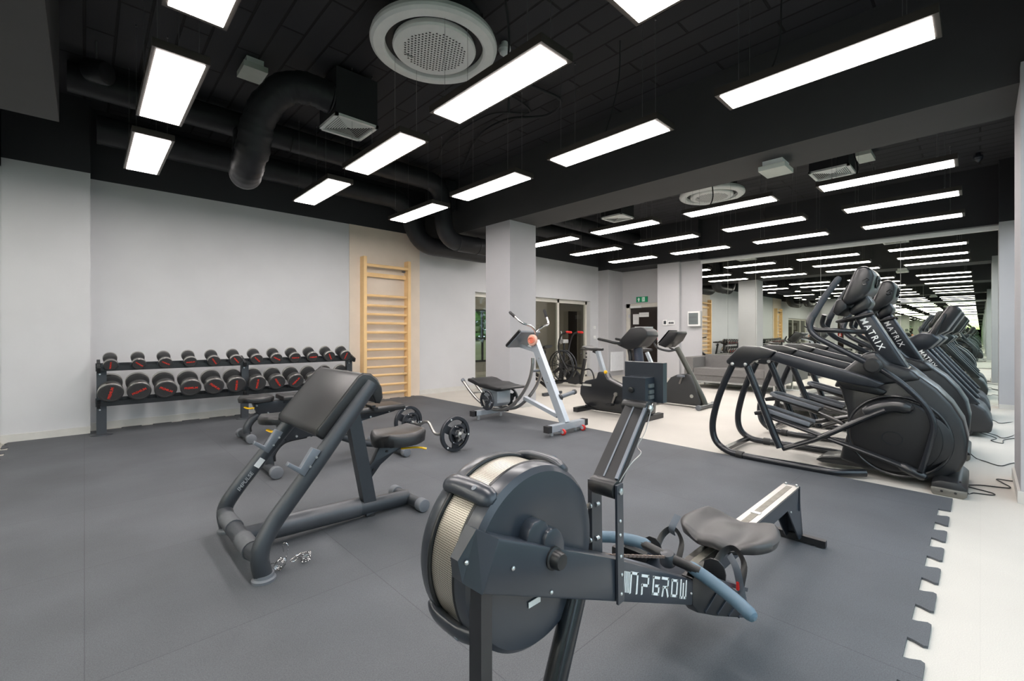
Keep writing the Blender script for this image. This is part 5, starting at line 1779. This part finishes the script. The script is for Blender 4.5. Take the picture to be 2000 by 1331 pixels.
# ================================================================ SOFA
t = thing('grey_sofa', 'low grey two-seat sofa with square arms against the mirror', 'sofa', (9.9, 3.5, 0))
G().box((9.45, 2.66, .17), (10.25, 4.42, .30), .02).build('seat_base', SOFAM, t)
for a, b in ((2.87, 3.53), (3.54, 4.24)):
    G().box((9.43, a, .29), (10.12, b, .43), .035, 4).build('seat_cushion', SOFAM, t)
for a, b in ((2.87, 3.53), (3.54, 4.24)):
    G().box((10.02, a, .40), (10.28, b, .70), .035, 4).build('back_cushion', SOFAM, t)
G().box((10.18, 2.70, .17), (10.33, 4.38, .66), .02).build('back_frame', SOFAM, t)
for a, b in ((2.62, 2.86), (4.25, 4.44)):
    G().box((9.42, a, .17), (10.33, b, .655), .025, 4).build('arm', SOFAM, t)
for x in (9.52, 10.22):
    for y in (2.72, 4.34):
        G().cyl((x, y, 0), (x, y, .17), .02, n=14).build('leg', CHROME, t)
G().bar((9.52, 2.72, .145), (9.52, 4.34, .145), .03, .035, .004).build('front_rail', ALU, t)

# ================================================================ POWER CORDS
def cord(P, lab, r=.0042):
    tag(G().tube(P, r, 7, sm=7).build('power_cord', CORD, loc=(P[0][0], P[0][1], 0)), lab, 'cord', None)


cord([(4.47, .10, .11), (4.58, .06, .006), (4.63, .03, .006), (4.66, -.055, .006), (4.72, -.06, .006), (4.80, .07, .006), (4.90, .0, .006), (4.97, -.15, .006), (5.10, -.12, .006), (5.20, -.09, .006), (5.22, -.17, .006), (5.30, -.24, .006), (5.5, -.4, .006), (5.52, -.515, .12)], 'black power cord zigzagging on the cream floor from the first elliptical foot')
cord([(5.90, .09, .08), (5.95, .03, .006), (5.85, -.03, .006), (5.75, -.12, .006), (5.95, -.20, .006), (6.1, -.32, .006), (6.0, -.45, .006), (5.95, -.515, .12)], 'black power cord wandering from the second elliptical')
cord([(7.25, .02, .05), (7.25, -.12, .006), (7.05, -.08, .006), (6.95, -.16, .006), (7.2, -.18, .006), (7.4, -.30, .006), (7.2, -.42, .006), (7.1, -.515, .12)], 'looped black cord by the nose of the first treadmill')
cord([(7.35, .0, .05), (7.45, -.12, .006), (7.30, -.17, .006), (7.5, -.24, .006), (7.75, -.30, .006), (7.8, -.515, .12)], 'second black cord running from the first treadmill to the window side')
cord([(8.70, .02, .05), (8.72, -.12, .006), (8.5, -.17, .006), (8.65, -.25, .006), (8.9, -.35, .006), (8.8, -.515, .15)], 'black cord by the nose of the far treadmill')

# ================================================================ OUTSIDE THE WINDOWS
gm = mat('lawn_green', (96, 118, 70), .9, var=.25, scale=2)
struct(G().box((-14, -3.8, -.34), (40, YF - .16, -.11)), 'bounce_ground', mat('bounce_ground_grey', (150, 149, 146), .85, var=.1, scale=3))  # unseen grey ground, added to keep the lawn's green bounce off the ceiling
struct(G().box((-14, -30, -.35), (40, YF - .16, -.12)), 'ground', gm)
LEAFM = [mat('leaf_green_%d' % k, c, .6, var=.35, scale=3) for k, c in enumerate(((72, 110, 44), (96, 134, 58), (54, 92, 44)))]
BARK = mat('brown_bark', (92, 76, 60), .9, var=.2)


def tree(x, y, h, r, k, lab, z0=-.12):
    t = thing('leafy_tree', lab, 'tree', (x, y, z0), None)
    G().tube([(x, y, z0), (x + .1, y, z0 + h * .3), (x, y + .1, z0 + h * .55)], [.16, .08], 10, sm=3).build('trunk', BARK, t)
    rnd_ = random.Random(int(x * 10 + y * 7))
    g = G()
    for q in range(1500):
        u, v, w_ = [max(-1.15, min(1.15, rnd_.gauss(0, .45))) for _ in range(3)]
        p = Vector((x + u * r, y + v * r, z0 + h * .52 + w_ * h * .5))
        if p.z < z0 + .3:
            continue
        s_ = rnd_.uniform(.10, .22)
        d = Vector((rnd_.gauss(0, 1), rnd_.gauss(0, 1), rnd_.gauss(0, 1))).normalized()
        a, b = frame(d)
        vs_ = [g.bm.verts.new(p + a * s_), g.bm.verts.new(p + b * s_ * .5), g.bm.verts.new(p - a * s_), g.bm.verts.new(p - b * s_ * .5)]
        g.bm.faces.new(vs_)
    g.build('foliage', LEAFM[k % 3], t, ang=0)


for k in range(10):
    tree(-6 + k * 4.6, -6.2 - (k % 3) * .8, 4.8 + (k % 4) * .4, 1.5, k, 'green leafy tree outside the front windows, %s along the row' % ORD[k])
tree(9.9, 12.6, 3.4, 1.5, 1, 'green leafy tree outside the corridor window')
struct(G().box((4, 10.75, -.35), (20, 30, -.12)), 'ground_back', gm)
